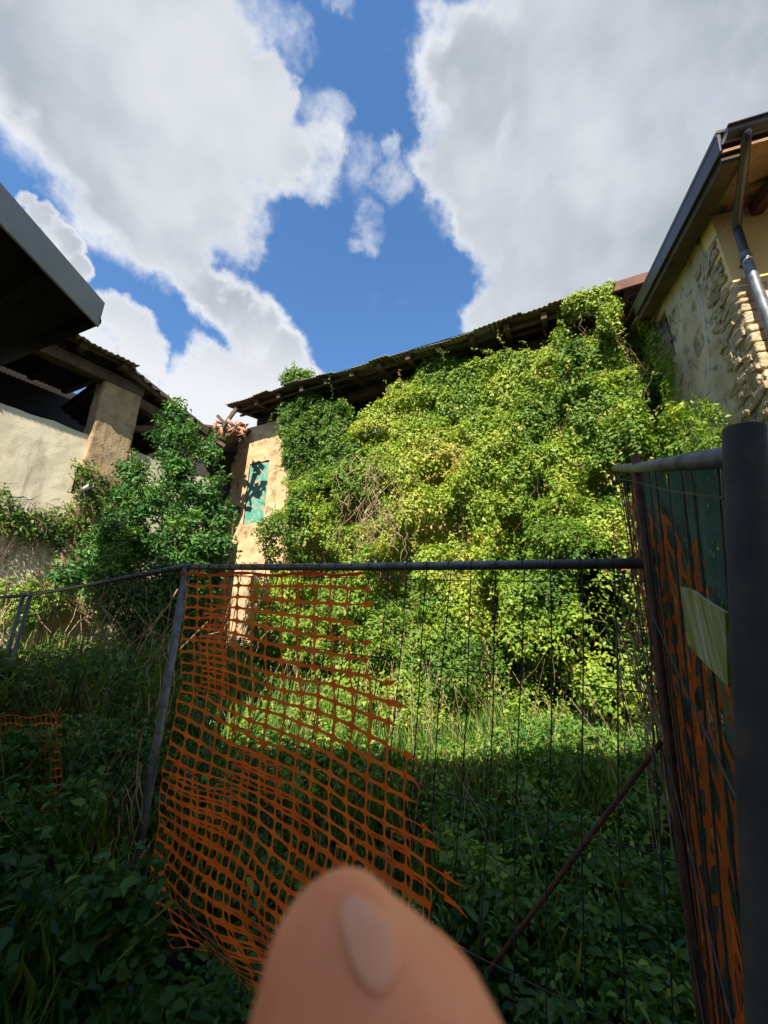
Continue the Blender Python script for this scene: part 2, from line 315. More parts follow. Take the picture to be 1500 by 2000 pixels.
# ---------------------------------------------------------------- centre ruin (facade covered by vines)
FD = np.array([4.71+4.45, 5.80-9.98, 0.]); FD /= np.linalg.norm(FD); FN = np.array([FD[1], -FD[0], 0.])    # along the facade; towards the viewer
EA = np.array([-4.45, 9.98, 8.0]); FLEN = 10.05; UPv = np.array([0, 0, 1.0])
WP = EA-FN*.85                                                   # wall plane
def fw(px, py, off=0.0): return on_plane(px, py, WP+FN*off, FN)
def fuz(p): return (p-WP).dot(FD), p[2]
def fpt(u, z, off=0.0): return np.array([WP[0], WP[1], 0])+FD*u+FN*off+UPv*z
barn = thing('ruined_barn', fpt(5, .2), 'ruined ochre barn at the back, facade buried in climbing vines under a rusty sheet roof', 'barn')
uL0 = fuz(fw(466, 835))[0]; uL1 = fuz(fw(431, 1105))[0]
uw0, zw1 = fuz(fw(488, 905)); uw1, zw0 = fuz(fw(515, 1018)); 
def wall_grid(mb, us, zs, hole=lambda u, z: False, off=0.0, edge=None, th=.45):
    nz = len(zs); vs = []; 
    for u in us:
        for z in zs: vs.append(fpt(u, z, off))
    mb.add(vs, [(i*nz+j, (i+1)*nz+j, (i+1)*nz+j+1, i*nz+j+1) for i in range(len(us)-1) for j in range(nz-1) if not hole((us[i]+us[i+1])/2, (zs[j]+zs[j+1])/2)])
# wall with ragged left end, an open loft band under the eaves and a window
wb = MB(); zs = [-.6]+list(np.linspace(.2, 7.78, 64)); LOFT = 6.3
rag = rng.uniform(-.09, .09, len(zs))
def ue(z): return float(np.interp(z, [0, 3.5, 6.5, 8], [uL1-.25, uL1+.05, uL0-.05, uL0+.12]))
rows = []
for j, z in enumerate(zs):
    e0 = ue(z)+rag[j]; rows.append([e0]+[e0+.15]+list(np.linspace(uw0, uw1, 3) if e0+.15 < uw0 else np.linspace(e0+.2, uw1, 3))+list(np.linspace(uw1+.3, FLEN+.3, 40)))
nc = len(rows[0]); front = [fpt(u, z) for r_, z in zip(rows, zs) for u in r_]; back = [fpt(u, z, -.5) for r_, z in zip(rows, zs) for u in r_]
F1 = []
def keep(i, j):
    u = (rows[j][i]+rows[j][i+1])/2; z = (zs[j]+zs[min(j+1, len(zs)-1)])/2
    if i in (2, 3) and zw0 < z < zw1: return False
    if 6.6 < u < 9.2 and z < 3.4: return False
    if z > LOFT and u > 2.3 and (u-2.3) % 3.2 < 2.3: return False
    return True
for j in range(len(zs)-1):
    for i in range(nc-1):
        if keep(i, j):
            a_ = j*nc+i; F1.append((a_, a_+1, a_+1+nc, a_+nc)); k = len(front); F1.append((k+a_, k+a_+nc, k+a_+1+nc, k+a_+1))
            if i == 0: F1.append((a_, a_+nc, k+a_+nc, k+a_))
            if j+1 < len(zs)-1 and not keep(i, j+1) or j+1 == len(zs)-1: F1.append((a_+nc, a_+nc+1, k+a_+nc+1, k+a_+nc))
wb.add(front+back, F1); wl = wb.build('wall', M['plaster_ochre'], barn); rough_up(wl, .05, .35)
sh = MB(); sh.box(fpt((uw0+uw1)/2, (zw0+zw1)/2, -.06), FD, FN, UPv, (uw1-uw0)/2+.02, .02, (zw1-zw0)/2+.03)
shut = sh.build('window_netting', M['teal'], barn); rough_up(shut, .04, .12, 4); tag(shut, 'torn turquoise netting filling the small window')
ib = MB(); ib.box(fpt(5.0, 4, -4.1), FD, FN, UPv, 6.2, .15, 5.15); ib.box(fpt(FLEN+.6, 4, -2.5), FD, FN, UPv, .15, 2.2, 4.6); ib.build('inner_wall', M['black'], barn)  # inner walls coloured near-black in place of the barn's interior shade
def corrugated(A, B, back, length, rise, pitch=.10, amp=.012, m='corr', th=.012, jag=.0, name='roof_sheet', parent=None, sagf=None):
    A = np.array(A, float); B = np.array(B, float); d = B-A; l = np.linalg.norm(d); d /= l; n = int(l/pitch*6); back = np.array(back, float)
    up = np.cross(d, back); up = up*np.sign(up[2]) if abs(up[2]) > 0 else UPv; up /= np.linalg.norm(up)
    ks = 6; vs = []
    jj = np.repeat(rng.uniform(-jag, jag, n//30+2), 30)
    for i in range(n+1):
        s_ = l*i/n; o_ = amp*math.sin(2*math.pi*s_/pitch); dz = sagf(s_/l) if sagf else 0
        for k in range(ks+1):
            q = k/ks; vs.append(A+d*s_+back*(length*q+(jj[i] if k == 0 else 0))+UPv*(rise*q+dz)+up*o_)
    mb = MB(); mb.add(vs, [(i*(ks+1)+k, (i+1)*(ks+1)+k, (i+1)*(ks+1)+k+1, i*(ks+1)+k+1) for i in range(n) for k in range(ks)])
    o = mb.build(name, M[m], parent, True); sm = o.modifiers.new('t', 'SOLIDIFY'); sm.thickness = th; return o
BK = -FN
corrugated(EA+FD*.0+UPv*.10, EA+FD*(FLEN+1.1)+UPv*.10, BK, 5.2, 1.35, jag=.05, parent=barn, sagf=lambda q: .05*math.sin(q*9)-.03*math.sin(q*23))
mb = MB(); mb.add([EA+UPv*.075-FN*.03, EA+FD*(FLEN+1.1)+UPv*.075-FN*.03, EA+FD*(FLEN+1.1)-FN*5.1+UPv*1.38, EA-FN*5.1+UPv*1.38], [(0, 1, 2, 3)]); mb.build('dark_underside_sheet', M['oldwood'], barn)  # dark sheet added below the roofing to make the underside look shaded
for k in range(15):
    u = .25+k*.74; mb = MB(); p = EA+FD*u+BK*.12+UPv*.0; q = p+BK*4.6+UPv*1.2
    mb.beam(p, q, .11, .14); mb.build('rafter', M['oldwood'], barn)
for dd, z in ((.28, .085), (.62, .17)):
    mb = MB(); p = EA+FD*(-.05)+BK*dd+UPv*(z-.06); mb.beam(p, p+FD*(FLEN+.1), .06, .045); o = mb.build('batten', M['oldwood'], barn)
mb = MB(); p = EA+BK*1.05+FD*.3+UPv*.02; mb.beam(p-UPv*.02, p+FD*(FLEN-.4)-UPv*.02, .2, .22); mb.build('wall_plate', M['oldwood'], barn)
mb = MB(); p = EA+FD*(FLEN-.42)+UPv*.02+FN*.03; mb.beam(p, p+FD*.6, .04, .2); tag(mb.build('fascia', M['redwood'], barn), 'red-brown board at the right end of the eave')
# roof tiles edge above the fascia
# ---------------------------------------------------------------- left house
LD = np.array([.59, .80, 0.]); LD /= np.linalg.norm(LD); LN = np.array([LD[1], -LD[0], 0.])
L0 = np.array([-6.66, 6.15, 0.])
def lpt(s_, z, off=0.0): return L0+LD*s_+LN*off+UPv*z
def lw(px, py, off=0.0): return on_plane(px, py, L0+LN*off, LN)
def lsz(p): return (p-L0).dot(LD), p[2]
left = thing('farmhouse', lpt(1, .3), 'cream plastered farmhouse on the left with a dark open loft and one thick pillar', 'house')
zs = np.concatenate([[-.6], np.linspace(.2, 5.62, 40)]); us = np.linspace(-6.5, 3.95, 60)
topj = 5.66+.05*(rng.random(60)-.5)+np.interp(us, [-6.5, 0, 3.9], [0.05, 0, -.1])
mb = MB(); vs = []
for i, u in enumerate(us):
    for j, z in enumerate(zs): vs.append(lpt(u, z if j < len(zs)-1 else topj[i]))
for i, u in enumerate(us):
    for j, z in enumerate(zs): vs.append(lpt(u, z if j < len(zs)-1 else topj[i], -.4))
nz = len(zs); k = nz*len(us); sw, zwn = lsz(lw(160, 945))
def hole(i, j): return abs((us[i]+us[i+1])/2-sw) < .2 and abs((zs[j]+zs[j+1])/2-zwn) < .28
fs = []
for i in range(len(us)-1):
    for j in range(nz-1):
        a_ = i*nz+j
        if not hole(i, j): fs += [(a_, a_+nz, a_+nz+1, a_+1), (k+a_, k+a_+1, k+a_+nz+1, k+a_+nz)]
    a_ = i*nz+nz-1; fs.append((a_, a_+nz, k+a_+nz, k+a_))
for a_ in (0, (len(us)-1)*nz):
    for j in range(nz-1): fs.append((a_+j, a_+j+1, k+a_+j+1, k+a_+j))
mb.add(vs, fs); lwall = mb.build('wall', M['plaster_cream'], left); rough_up(lwall, .03, .5)
mb = MB(); n_ = 14
for i in range(n_): 
    za = 5.3+i*(7.05-5.3)/n_; mb.box(lpt(1.72+rng.normal()*.012, za+.0625, -.14), LD, LN, UPv, .37-.006*abs(i-6)+rng.normal()*.008, .25, .0630)
pb = MB(); pb.box(lpt(1.72, 3.6, -.14), LD, LN, UPv, .37, .26, 3.45); pil = pb.build('pillar', M['pillar'], left); rough_up(bev(pil, .04), .05, .3, 5)
mb = MB(); mb.box(lpt(-1, 4, -4.4), LD, LN, UPv, 8, .15, 4.62); mb.box(lpt(-6.5, 4, -2.3), LD, LN, UPv, .15, 2.1, 4.2); mb.box(lpt(1, 5.2, -2.45), LD, LN, UPv, 5.3, 1.95, .1); mb.build('inner_wall', M['black'], left)  # loft walls take the near-black colour that stands for shade
mb = MB(); mb.box(lpt(sw, zwn, -.3), LD, LN, UPv, .3, .03, .4); mb.build('dark_window_backing', M['black'], left)  # near-black panel behind the window hole, its colour standing for shade
LE = lpt(0, 7.18, .6)
corrugated(LE-LD*6.2+UPv*.1, LE+LD*1.75+UPv*.1, -LN, 4.8, 1.3, jag=.04, parent=left, sagf=lambda q: -.05*q)
mb = MB(); mb.beam(lpt(-6.4, 6.98, .02), lpt(2.1, 6.98, .02), .24, .24); mb.build('wall_plate', M['oldwood'], left)
mb = MB(); mb.add([LE-LD*6.2+UPv*.08-LN*.03, LE+LD*1.7+UPv*.06-LN*.03, LE+LD*1.7-LN*4.7+UPv*1.3, LE-LD*6.2-LN*4.7+UPv*1.33], [(0, 1, 2, 3)]); mb.build('dark_underside_sheet', M['oldwood'], left)  # added dark layer, darkens the underside of the farmhouse roof
for kx in range(7):
    mb = MB(); p = LE+LD*(-2.9+kx*.74)-LN*.12; mb.beam(p, p-LN*4.3+UPv*1.16, .12, .14); mb.build('rafter', M['oldwood'], left)
for dd, z in ((.2, .09), (.55, .18)):
    mb = MB(); p = LE-LD*3.1-LN*dd+UPv*(z-.05); mb.beam(p, p+LD*4.8, .06, .045); mb.build('batten', M['oldwood'], left)
# second, sagging roof towards the broken corner
A2 = lw(240, 702, .3); B2 = lw(408, 836, .12)
corrugated(A2, B2, -LN, 4.0, .35, pitch=.2, amp=.03, jag=.06, parent=left, sagf=lambda q: -.10*math.sin(q*3.1))
mb = MB(); mb.beam(A2-UPv*.1-LN*.05, B2-UPv*.1-LN*.05, .08, .2); mb.build('verge_board', M['oldwood'], left)
for kx in range(6):
    q_ = (kx+.5)/6; p = A2*(1-q_)+B2*q_-UPv*.14-LN*.1; mb = MB(); mb.beam(p, p-LN*3.2+UPv*.28, .12, .14); mb.build('rafter', M['oldwood'], left)
mb = MB(); mb.beam(lpt(2.1, 6.75, -.05), lpt(4.0, 6.45, -.05), .2, .22); mb.beam(lpt(2.15, 6.2, -.2), lpt(3.9, 7.0, -.2), .12, .12); mb.build('brace', M['oldwood'], left)
mb = MB(); mb.add([A2-UPv*.03-LN*.03, B2-UPv*.03-LN*.03, B2-UPv*.03-LN*3.9+UPv*.33, A2-UPv*.03-LN*3.9+UPv*.33], [(0, 1, 2, 3)]); mb.build('dark_underside_sheet', M['oldwood'], left)  # same added dark layer under the sagging roof
# stub of pipe sticking out of the wall
p = lw(156, 960, .0); q = lw(178, 948, .45)
mb = MB(); mb.tube([p, q], .045, 12, False); mb.tube([q, p], .038, 12, False)
tag(mb.build('drain_pipe', M['whitepipe'], left))

# broken roof rubble where the two roofs met
rub = thing('fallen_roof_rubble', lw(440, 850, -.2), 'heap of broken clay tiles and snapped beams in the gap between the two old roofs', 'rubble')
def tile_mb(c, dirv, upv, l=.27, r=.06):
    dirv = np.array(dirv)/np.linalg.norm(dirv); s_ = np.cross(dirv, upv); s_ /= np.linalg.norm(s_); u = np.cross(s_, dirv); mb = MB(); vs = []
    for k_ in range(2):
        for rr in (r, r-.014):
            for j in range(8): a = math.pi*j/7; vs.append(c+dirv*(k_-.5)*l+(s_*math.cos(a)+u*math.sin(a))*rr*(1-.2*k_))
    fs = []
    for j in range(7): fs += [(j, j+1, 17+j, 16+j), (8+j, 24+j, 25+j, 9+j), (j, 8+j, 9+j, j+1), (16+j, 17+j, 25+j, 24+j)]
    fs += [(0, 16, 24, 8), (7, 15, 31, 23)]
    mb.add(vs, fs); return mb
cpl = [(405+rng.uniform(0, 80), 0) for _ in range(20)]
for (px, _) in cpl:
    py = np.interp(px, [400, 430, 455, 490], [846, 826, 820, 834])+rng.uniform(0, 30); p = on_plane(px, py, lpt(3.9, 0, .0)-LN*rng.uniform(-.3, .5), norm(LN+FN))
    d = rng.normal(size=3); d[2] *= .5; tile_mb(p, d, rng.normal(size=3)+UPv*1.5).build('tile', M['tile'], rub, True)
for (a_, b_) in (((402, 880), (462, 798)), ((425, 812), (470, 862)), ((410, 858), (480, 842)), ((395, 842), (440, 872))):
    p = on_plane(*a_, lpt(3.9, 0, -.1), norm(LN+FN)); q = on_plane(*b_, lpt(3.9, 0, .1), norm(LN+FN)); mb = MB(); mb.beam(p, q, .07, .08); mb.build('beam', M['oldwood'], rub)
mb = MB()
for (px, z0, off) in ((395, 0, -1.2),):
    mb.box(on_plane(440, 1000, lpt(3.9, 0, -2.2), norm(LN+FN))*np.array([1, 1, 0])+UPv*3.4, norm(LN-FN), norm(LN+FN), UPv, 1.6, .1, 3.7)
gapw = mb.build('gap_backing', M['black'], barn)  # wall added behind the gap, coloured near-black for the recess's shade
vb = norm(-LN-FN+np.array([0, 0, 0.])); a_ = B2-UPv*.12+LD*-.5; b_ = fw(480, 842)-UPv*.02+FD*.2
mb = MB(); mb.add([a_, b_, b_+vb*3.4, a_+vb*3.4], [(0, 1, 2, 3)]); vr = mb.build('added_gap_roof', M['oldwood'], barn); sm = vr.modifiers.new('t', 'SOLIDIFY'); sm.thickness = .08; sm.offset = 0  # slab added over the gap to keep sun out and the recess dark

# ---------------------------------------------------------------- near left eave
cor = on_plane(200, 612, [0, 0, 5.0], UPv); pa = on_plane(0, 390, [0, 0, 5.0], UPv); pc = on_plane(0, 745, [0, 0, 5.0], UPv)
dv = norm(cor-pa); dl = norm(pc-cor)
eave = thing('shed', (cor[0]-2.6, 1.0, -.2), 'near shed roof at upper left with a flat grey metal edge and black underside', 'shed')
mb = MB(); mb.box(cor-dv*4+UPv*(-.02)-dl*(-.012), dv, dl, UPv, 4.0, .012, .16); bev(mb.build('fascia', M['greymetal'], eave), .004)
mb = MB()
for z, th in ((.10, .05),):
    mb.add([cor+UPv*z+dl*.02, cor+dl*3+UPv*(z+.55)-dv*0, cor+dl*3-dv*5+UPv*(z+.55), cor-dv*5+UPv*z+dl*.02], [(0, 1, 2, 3)])
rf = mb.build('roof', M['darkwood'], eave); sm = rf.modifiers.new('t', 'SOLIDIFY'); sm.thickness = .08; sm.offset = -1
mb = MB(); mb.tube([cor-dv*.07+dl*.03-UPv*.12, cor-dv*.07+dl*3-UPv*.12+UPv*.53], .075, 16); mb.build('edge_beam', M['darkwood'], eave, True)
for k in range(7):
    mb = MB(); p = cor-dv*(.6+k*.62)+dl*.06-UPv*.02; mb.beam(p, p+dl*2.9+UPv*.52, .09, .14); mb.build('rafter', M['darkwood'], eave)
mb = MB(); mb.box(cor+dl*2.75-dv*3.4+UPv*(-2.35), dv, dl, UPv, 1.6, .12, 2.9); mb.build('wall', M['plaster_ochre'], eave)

# ---------------------------------------------------------------- right house
G = np.array([3.56, 2.89, 6.8]); RA = np.array([.954, -.3, 0]); RB = np.array([.3, .954, 0]); WC = G+RB*1.0+RA*.3
rh = thing('yellow_house', (WC+RA*2+RB*2)*np.array([1, 1, 0]), 'yellow house at right with brown gutter, bare stone corner and peeling grey side wall', 'house')
def rf_(a, z, off=0): return np.array([WC[0], WC[1], 0])+RA*a-RB*off+UPv*z      # front wall
def rg(b_, z, off=0): return np.array([WC[0], WC[1], 0])+RB*b_-RA*off+UPv*z      # gable wall
slope = .2
mb = MB(); mb.box(rf_(.30+2.9, 3.1, -.2), RA, RB, UPv, 2.9, .2, 3.74); bev(mb.build('wall', M['plaster_yellow'], rh), .01)
mb = MB(); mb.box(rf_(.235, 3.15, -.16), RA, RB, UPv, .13, .155, 3.68); pk = mb.build('corner_strip', M['pink_band'], rh); rough_up(bev(pk, .03), .03, .15, 5)
mb = MB(); mb.box(rf_(.2, 6.24, -.148), RA, RB, UPv, .2, .152, .6); pk2 = mb.build('upper_corner', M['plaster_yellow'], rh)
tag(pk2, 'patch of yellow plaster left above the bare stones')
# gable wall with window hole
mb = MB(); bs = list(np.linspace(.36, 3.4, 9)); win = (1.72, 2.02, 6.05, 6.95); bs = sorted(bs+[win[0], win[1]])
zsg = sorted([-.6, 1, 2.5, 4, 5.2, win[2], win[3]]); vs = []
for b_ in bs:
    for z in zsg+[99]: vs.append(rg(b_, z if z < 90 else 6.86+slope*b_-.02))
nz = len(zsg)+1; fs = [(i*nz+j, i*nz+j+1, (i+1)*nz+j+1, (i+1)*nz+j) for i in range(len(bs)-1) for j in range(nz-1) if not (win[0]-.01 < (bs[i]+bs[i+1])/2 < win[1]+.01 and j < nz-2 and win[2]-.01 < (zsg[j]+zsg[j+1])/2 < win[3]+.01)]
vs = [v_ for v_ in vs]; mb.add(vs, fs); gw = mb.build('side_wall', M['plaster_grey'], rh); sm = gw.modifiers.new('t', 'SOLIDIFY'); sm.thickness = .35; sm.offset = -1 ; rough_up(gw, .05, .3, 4)
mb = MB(); mb.box(rg(1.87, 6.5, -.13), RB, RA, UPv, .17, .02, .5); wn = mb.build('window', M['oldwood'], rh)
f_ = MB(); f_.box(rg(1.87, 6.5, -.09), RB, RA, UPv, .015, .015, .45); f_.box(rg(1.87, 6.5, -.092), RB, RA, UPv, .15, .012, .015); fo = f_.build('frame', M['greymetal'], wn); fo.matrix_parent_inverse = Matrix.Identity(4)
# patch of rubble masonry laid bare near the corner
mb = MB()
for k in range(520):
    b_ = rng.uniform(.1, .95); z = rng.uniform(2.2, 6.55)
    if b_ > .35+.6*vn(z, b_, .8, 5): continue
    mb.box(rg(b_, z, rng.uniform(-.035, .004)), norm(RB+UPv*rng.normal()*.25), RA, norm(UPv-RB*rng.normal()*.2), rng.uniform(.04, .13), rng.uniform(.02, .05), rng.uniform(.02, .06))
st = mb.build('rubble_masonry', M['rubble'], rh); rough_up(bev(st, .01), .03, .08, 2)
# quoins
z = 1.2; k = 0; mb = MB()
while z < 5.75:
    h = rng.uniform(.08, .22); wq = .20 if k % 2 else .26; wq += rng.uniform(-.09, .04)
    mb.box(rf_(wq/2-.004, z+h/2, rng.uniform(-.006, .010)-.118), norm(RA+UPv*rng.normal()*.06), RB, norm(UPv+RA*rng.normal()*.05), wq/2, .13, h/2-.008); z += h; k += 1
qo = mb.build('corner_stones', M['quoin'], rh); rough_up(bev(qo, .02), .05, .09, 3)
mb = MB(); mb.box(rf_(.17, 3.2, -.35), RA, RB, UPv, .165, .19, 3.62); mb.build('mortar_core', M['plaster_grey'], rh)
# roof slab, soffit, verge, gutter
ra0, ra1 = G+RB*.04, G+RA*7+RB*.04; zr = lambda b_: 6.61+slope*b_
def rr(a, b_, dz=0): return np.array([G[0], G[1], 0])+RA*a+RB*b_+UPv*(zr(b_)+dz)
mb = MB(); mb.add([rr(.03, .06), rr(7, .06), rr(7, 6.5), rr(.03, 6.5)], [(0, 1, 2, 3)]); so_ = mb.build('soffit', M['soffit'], rh); sm = so_.modifiers.new('t', 'SOLIDIFY'); sm.thickness = .03; sm.offset = 1
mb = MB(); mb.add([rr(-.02, -.02, .16), rr(7, -.02, .16), rr(7, 6.5, .16), rr(-.02, 6.5, .16)], [(0, 1, 2, 3)]); r_ = mb.build('roof', M['brownmetal'], rh); sm = r_.modifiers.new('t', 'SOLIDIFY'); sm.thickness = .05; sm.offset = 1
VE = 3.02
mb = MB(); mb.beam(rr(0, -.02, .07), rr(0, VE, .07), .03, .20); bev(mb.build('verge_trim', M['brownmetal'], rh), .005)
mb = MB(); mb.beam(rr(.035, -.05, .195), rr(.035, VE, .195), .10, .03); mb.build('verge_cap', M['brownmetal'], rh)
mb = MB(); mb.beam(rr(.13, .1, -.06), rr(.13, VE+.1, -.06), .2, .12); mb.build('barge_beam', M['oldwood'], rh)
for k in range(2):
    mb = MB(); b0 = 1.75+k*.55; mb.add([rr(.1, b0, .2), rr(.1, b0+.5, .2), rr(.1, b0+.25, .38), rr(1.2, b0, .2), rr(1.2, b0+.5, .2), rr(1.2, b0+.25, .38)], [(0, 1, 2), (3, 5, 4), (0, 3, 4, 1), (1, 4, 5, 2), (2, 5, 3, 0)]); mb.build('stepped_roof_piece', M['greymetal'], rh)  # zinc bumps standing for pieces of the other, stepped roof
# half-round gutter
mb = MB(); n = 12; vs = []
for a in (0.0, 7.0):
    for rad in (.085, .08):
        for j in range(n+1): an = math.pi+math.pi*j/n; vs.append(rr(a, -.10, .08)+RB*(math.cos(an)*rad)+UPv*math.sin(an)*rad)
n1_ = n+1; fs = []
for j in range(n): fs += [(j, j+1, 2*n1_+j+1, 2*n1_+j), (n1_+j, 3*n1_+j, 3*n1_+j+1, n1_+j+1)]
fs += [tuple(range(n1_)), (0, 2*n1_, 3*n1_, n1_), (n, n1_+n, 3*n1_+n, 2*n1_+n)]
mb.add(vs, fs); mb.tube([rr(0, -.19, .085), rr(7, -.19, .085)], .012, 8); gut = mb.build('gutter', M['brownmetal'], rh, False); gut.data.polygons.foreach_set('use_smooth', [True]*len(gut.data.polygons))
gp = on_plane(1475, 300, G-RB*.1, RB); 
d2 = on_plane(1441, 450, WC-RB*.14, RB); d3 = on_plane(1452, 490, WC-RB*.12, RB)
pts = [rr((gp-G).dot(RA), -.1, .0), ]; pts = [np.array([gp[0], gp[1], 6.68]), np.array([gp[0], gp[1], 6.54]), d2+UPv*.08, d2-UPv*.02, d3-UPv*.15, np.array([d3[0], d3[1], .3])]
def smooth_path(p, it=2):
    for _ in range(it):
        q = [p[0]]
        for a, b_ in zip(p[:-1], p[1:]): q += [a*.75+b_*.25, a*.25+b_*.75]
        p = q+[p[-1]]
    return p
mb = MB(); mb.tube(smooth_path(pts[:5]), .045, 16); dp = mb.build('downpipe', M['brownmetal'], rh, True)
mb = MB(); mb.tube([pts[4]+UPv*.12, pts[4]+UPv*.10, pts[5]], [.052, .052, .052], 16); lp = mb.build('lower_pipe', M['pipe'], rh, True); tag(lp, 'pale grey lower length of the downpipe')
for z in (5.9, 3.6):
    mb = MB(); mb.tube([np.array([d3[0], d3[1], z]), np.array([d3[0], d3[1], z+.03])], .058, 16); mb.box(np.array([d3[0], d3[1], z+.015])+RB*.07, RA, RB, UPv, .02, .05, .012); mb.build('pipe_bracket', M['brownmetal'], rh)
for k in range(8):
    mb = MB(); a = .75+k*.75; mb.beam(rr(a, .12, -.09), rr(a, 1.0, -.09), .11, .15); tag(mb.build('rafter_tail', M['redwood'], rh))
# loose cables
cb = thing('hanging_cables', rg(.1, 5.9, .1), 'thin pale cables strung down the peeling side wall of the yellow house', 'cable')
pA = on_plane(1500, 285, WC-RB*.6, RB); pB = on_plane(1385, 485, WC-RB*.05-RA*.05, norm(RA+RB)); pC = on_plane(1370, 590, WC-RA*.12, RA); pD = on_plane(1378, 640, WC-RA*.12, RA); pE = on_plane(1386, 745, WC-RA*.12, RA)
mb = MB(); mb.tube(smooth_path([pA, (pA+pB)/2-UPv*.05, pB]), .008, 6); mb.build('cable', M['dry'], cb)
mb = MB(); mb.tube(smooth_path([pB, pB-UPv*.15+RB*.1, pC, pD, pE]), .007, 6); mb.build('cable', M['whitepipe'], cb)
mb = MB(); mb.tube(smooth_path([pB+RB*.05, pC+RB*.12, pD+RB*.0, on_plane(1378, 745, WC-RA*.12, RA)]), .005, 6); mb.build('cable', M['whitepipe'], cb)

# ---------------------------------------------------------------- fence
PD = ray(-549, 1115); P1 = EYE+1.45*ray(1260, 1100); LEN = 2.2756; P0 = P1+PD*LEN
PN = np.array([PD[1], -PD[0], 0]); PN /= np.linalg.norm(PN)
if PN.dot(EYE-P1) < 0: PN = -PN
PW = np.cross(PD, PN); PW *= np.sign(PW[2]); PW = norm(PW-PD*.035)
def pp(s_, h, off=0.0): return P1+PD*s_+PW*h+PN*off       # h measured from the top rail
def panel(name, A, D, Wv, Nv, length, height, label, wires, rows_, rings=True, wf=None, rr_=.0165, wr=.0022, post0=True, post1=True, pipe='pipe', wm='wire', group='wire fence panels', up0=.03, pw=.02, postm='pipe', ptilt=0.0):
    t_ = thing(name, A+D*length/2-Wv*height, label, 'fence panel', group)
    mb = MB(); mb.tube([A-D*.06+rng.normal(size=3)*.0, A+D*length*.5-Wv*.006, A+D*length], rr_, 12); mb.build('top_rail', M[pipe], t_, True)
    mb = MB(); mb.tube([A-Wv*(height-.08), A+D*length-(wf(length) if wf else Wv)*(height-.08)], rr_, 10); mb.build('bottom_rail', M[pipe], t_, True)
    for f, s_ in ((post0, 0), (post1, length)):
        if f: mb = MB(); mb.tube([A+D*s_+Wv*up0, A+D*s_-norm(Wv+D*ptilt)*(height+.1)], pw, 12); mb.build('post', M[postm], t_, True)
    mb = MB()
    for k in range(wires):
        s_ = length*(k+.5)/wires; ph = rng.uniform(0, 6); pts_ = []
        for j in range(9): h = -height*j/8*.97; pts_.append(A+D*(s_+.006*math.sin(ph+j*1.3))+(wf(s_) if wf else Wv)*h+Nv*(.004*math.sin(ph*2+j)))
        mb.tube(pts_, wr, 5); 
        if rings: mb.tube([A+D*s_+Wv*(rr_+.002)-Nv*.012, A+D*s_+Wv*(rr_+.003)+Nv*.012, A+D*s_+Nv*(rr_+.002), A+D*s_-Wv*(rr_+.003)+Nv*.005], wr, 4)
    for h in rows_:
        mb.tube([A+D*length*q-(wf(length*q) if wf else Wv)*(h+.005*math.sin(q*7))+Nv*.006 for q in (0, .25, .5, .75, 1)], wr*.85, 5)
    mb.build('wire_mesh', M[wm], t_); return t_
panel('fence_panel', P1-PD*.05, PD, PW, PN, LEN+.05, 2.0, 'middle wire fence panel hung with the large torn orange net', 26, [.055, .36, .74, 1.12, 1.5, 1.85], post0=False, pw=.022, up0=.02, ptilt=.10)
# left panel
Q0 = P0+PD*.05-UPv*.0; Q1 = along(60, 1162, 6.0); QD = Q1-Q0; ql = np.linalg.norm(QD); QD /= ql
QN = norm(np.array([QD[1], -QD[0], 0])); QN = QN if QN.dot(EYE-Q0) > 0 else -QN; QW = np.cross(QD, QN); QW *= np.sign(QW[2]); QW = norm(QW-QD*.02)
panel('fence_panel', Q0, QD, QW, QN, ql, 2.0, 'far left wire fence panel running away in front of the laurel', 38, [.055, .4, .8, 1.2, 1.6], post0=False, pw=.02, up0=.03)
S0 = Q1+np.array([-.12, .05, 0]); SD = norm(np.array([-.62, .25, .0])); 
panel('fence_panel', S0, SD, norm(QW+SD*.0), norm(np.array([SD[1], -SD[0], 0])), 3.0, 2.0, 'leftmost wire fence panel, cut by the left edge of the picture', 30, [.055, .4, .8, 1.2, 1.6], pw=.02)
# right panel with shade cloth
K1 = along(1412, 893, .66); K2 = along(1203, 914, 2.0); KD = K2-K1; kl = np.linalg.norm(KD); KD /= kl
KN = norm(np.array([KD[1], -KD[0], 0])); KN = KN if KN.dot(EYE-K1) > 0 else -KN; KW = norm(ray(900, -4500))
K0 = K1-KD*.012
KFAR = norm(ray(880, -1150))
def KWs(s_): f = min(1, max(0, s_/kl)); return norm(KW*(1-f)+KFAR*f)
panel('fence_panel', K0, KD, KW, KN, kl+.05, 1.95, 'near right wire fence panel backed by green shade cloth', 14, [.05, .42, .8, 1.2, 1.55], post0=False, post1=False, rr_=.0138, rings=False, wf=KWs)
# thick pole
pt = along(1453, 838, .60); hd = math.hypot(pt[0], pt[1]); rb_ = ray(1512, 2000); tb = hd/math.hypot(rb_[0], rb_[1]); pb_ = EYE+rb_*tb
dvn = norm(pb_-pt)
mb = MB(); mb.tube([pt, pt+dvn*.8, pt+dvn*2.1], .0188, 28)
tag(mb.build('pole', M['pole'], None, True), 'thick dark steel pole standing at the near right edge, beside the shade-cloth panel', 'pole')
# rusty rod
ta = along(1241, 888, 1.40); tb_ = along(1372, 2000, 1.62)
dvr = norm(tb_-ta); mb = MB(); mb.tube([ta, ta+dvr*1.0, ta+dvr*2.4], .011, 12); tag(mb.build('rusty_rod', M['rust'], None, True), 'tall leaning rusty rod between the middle fence panel and the shade-cloth panel', 'rod')
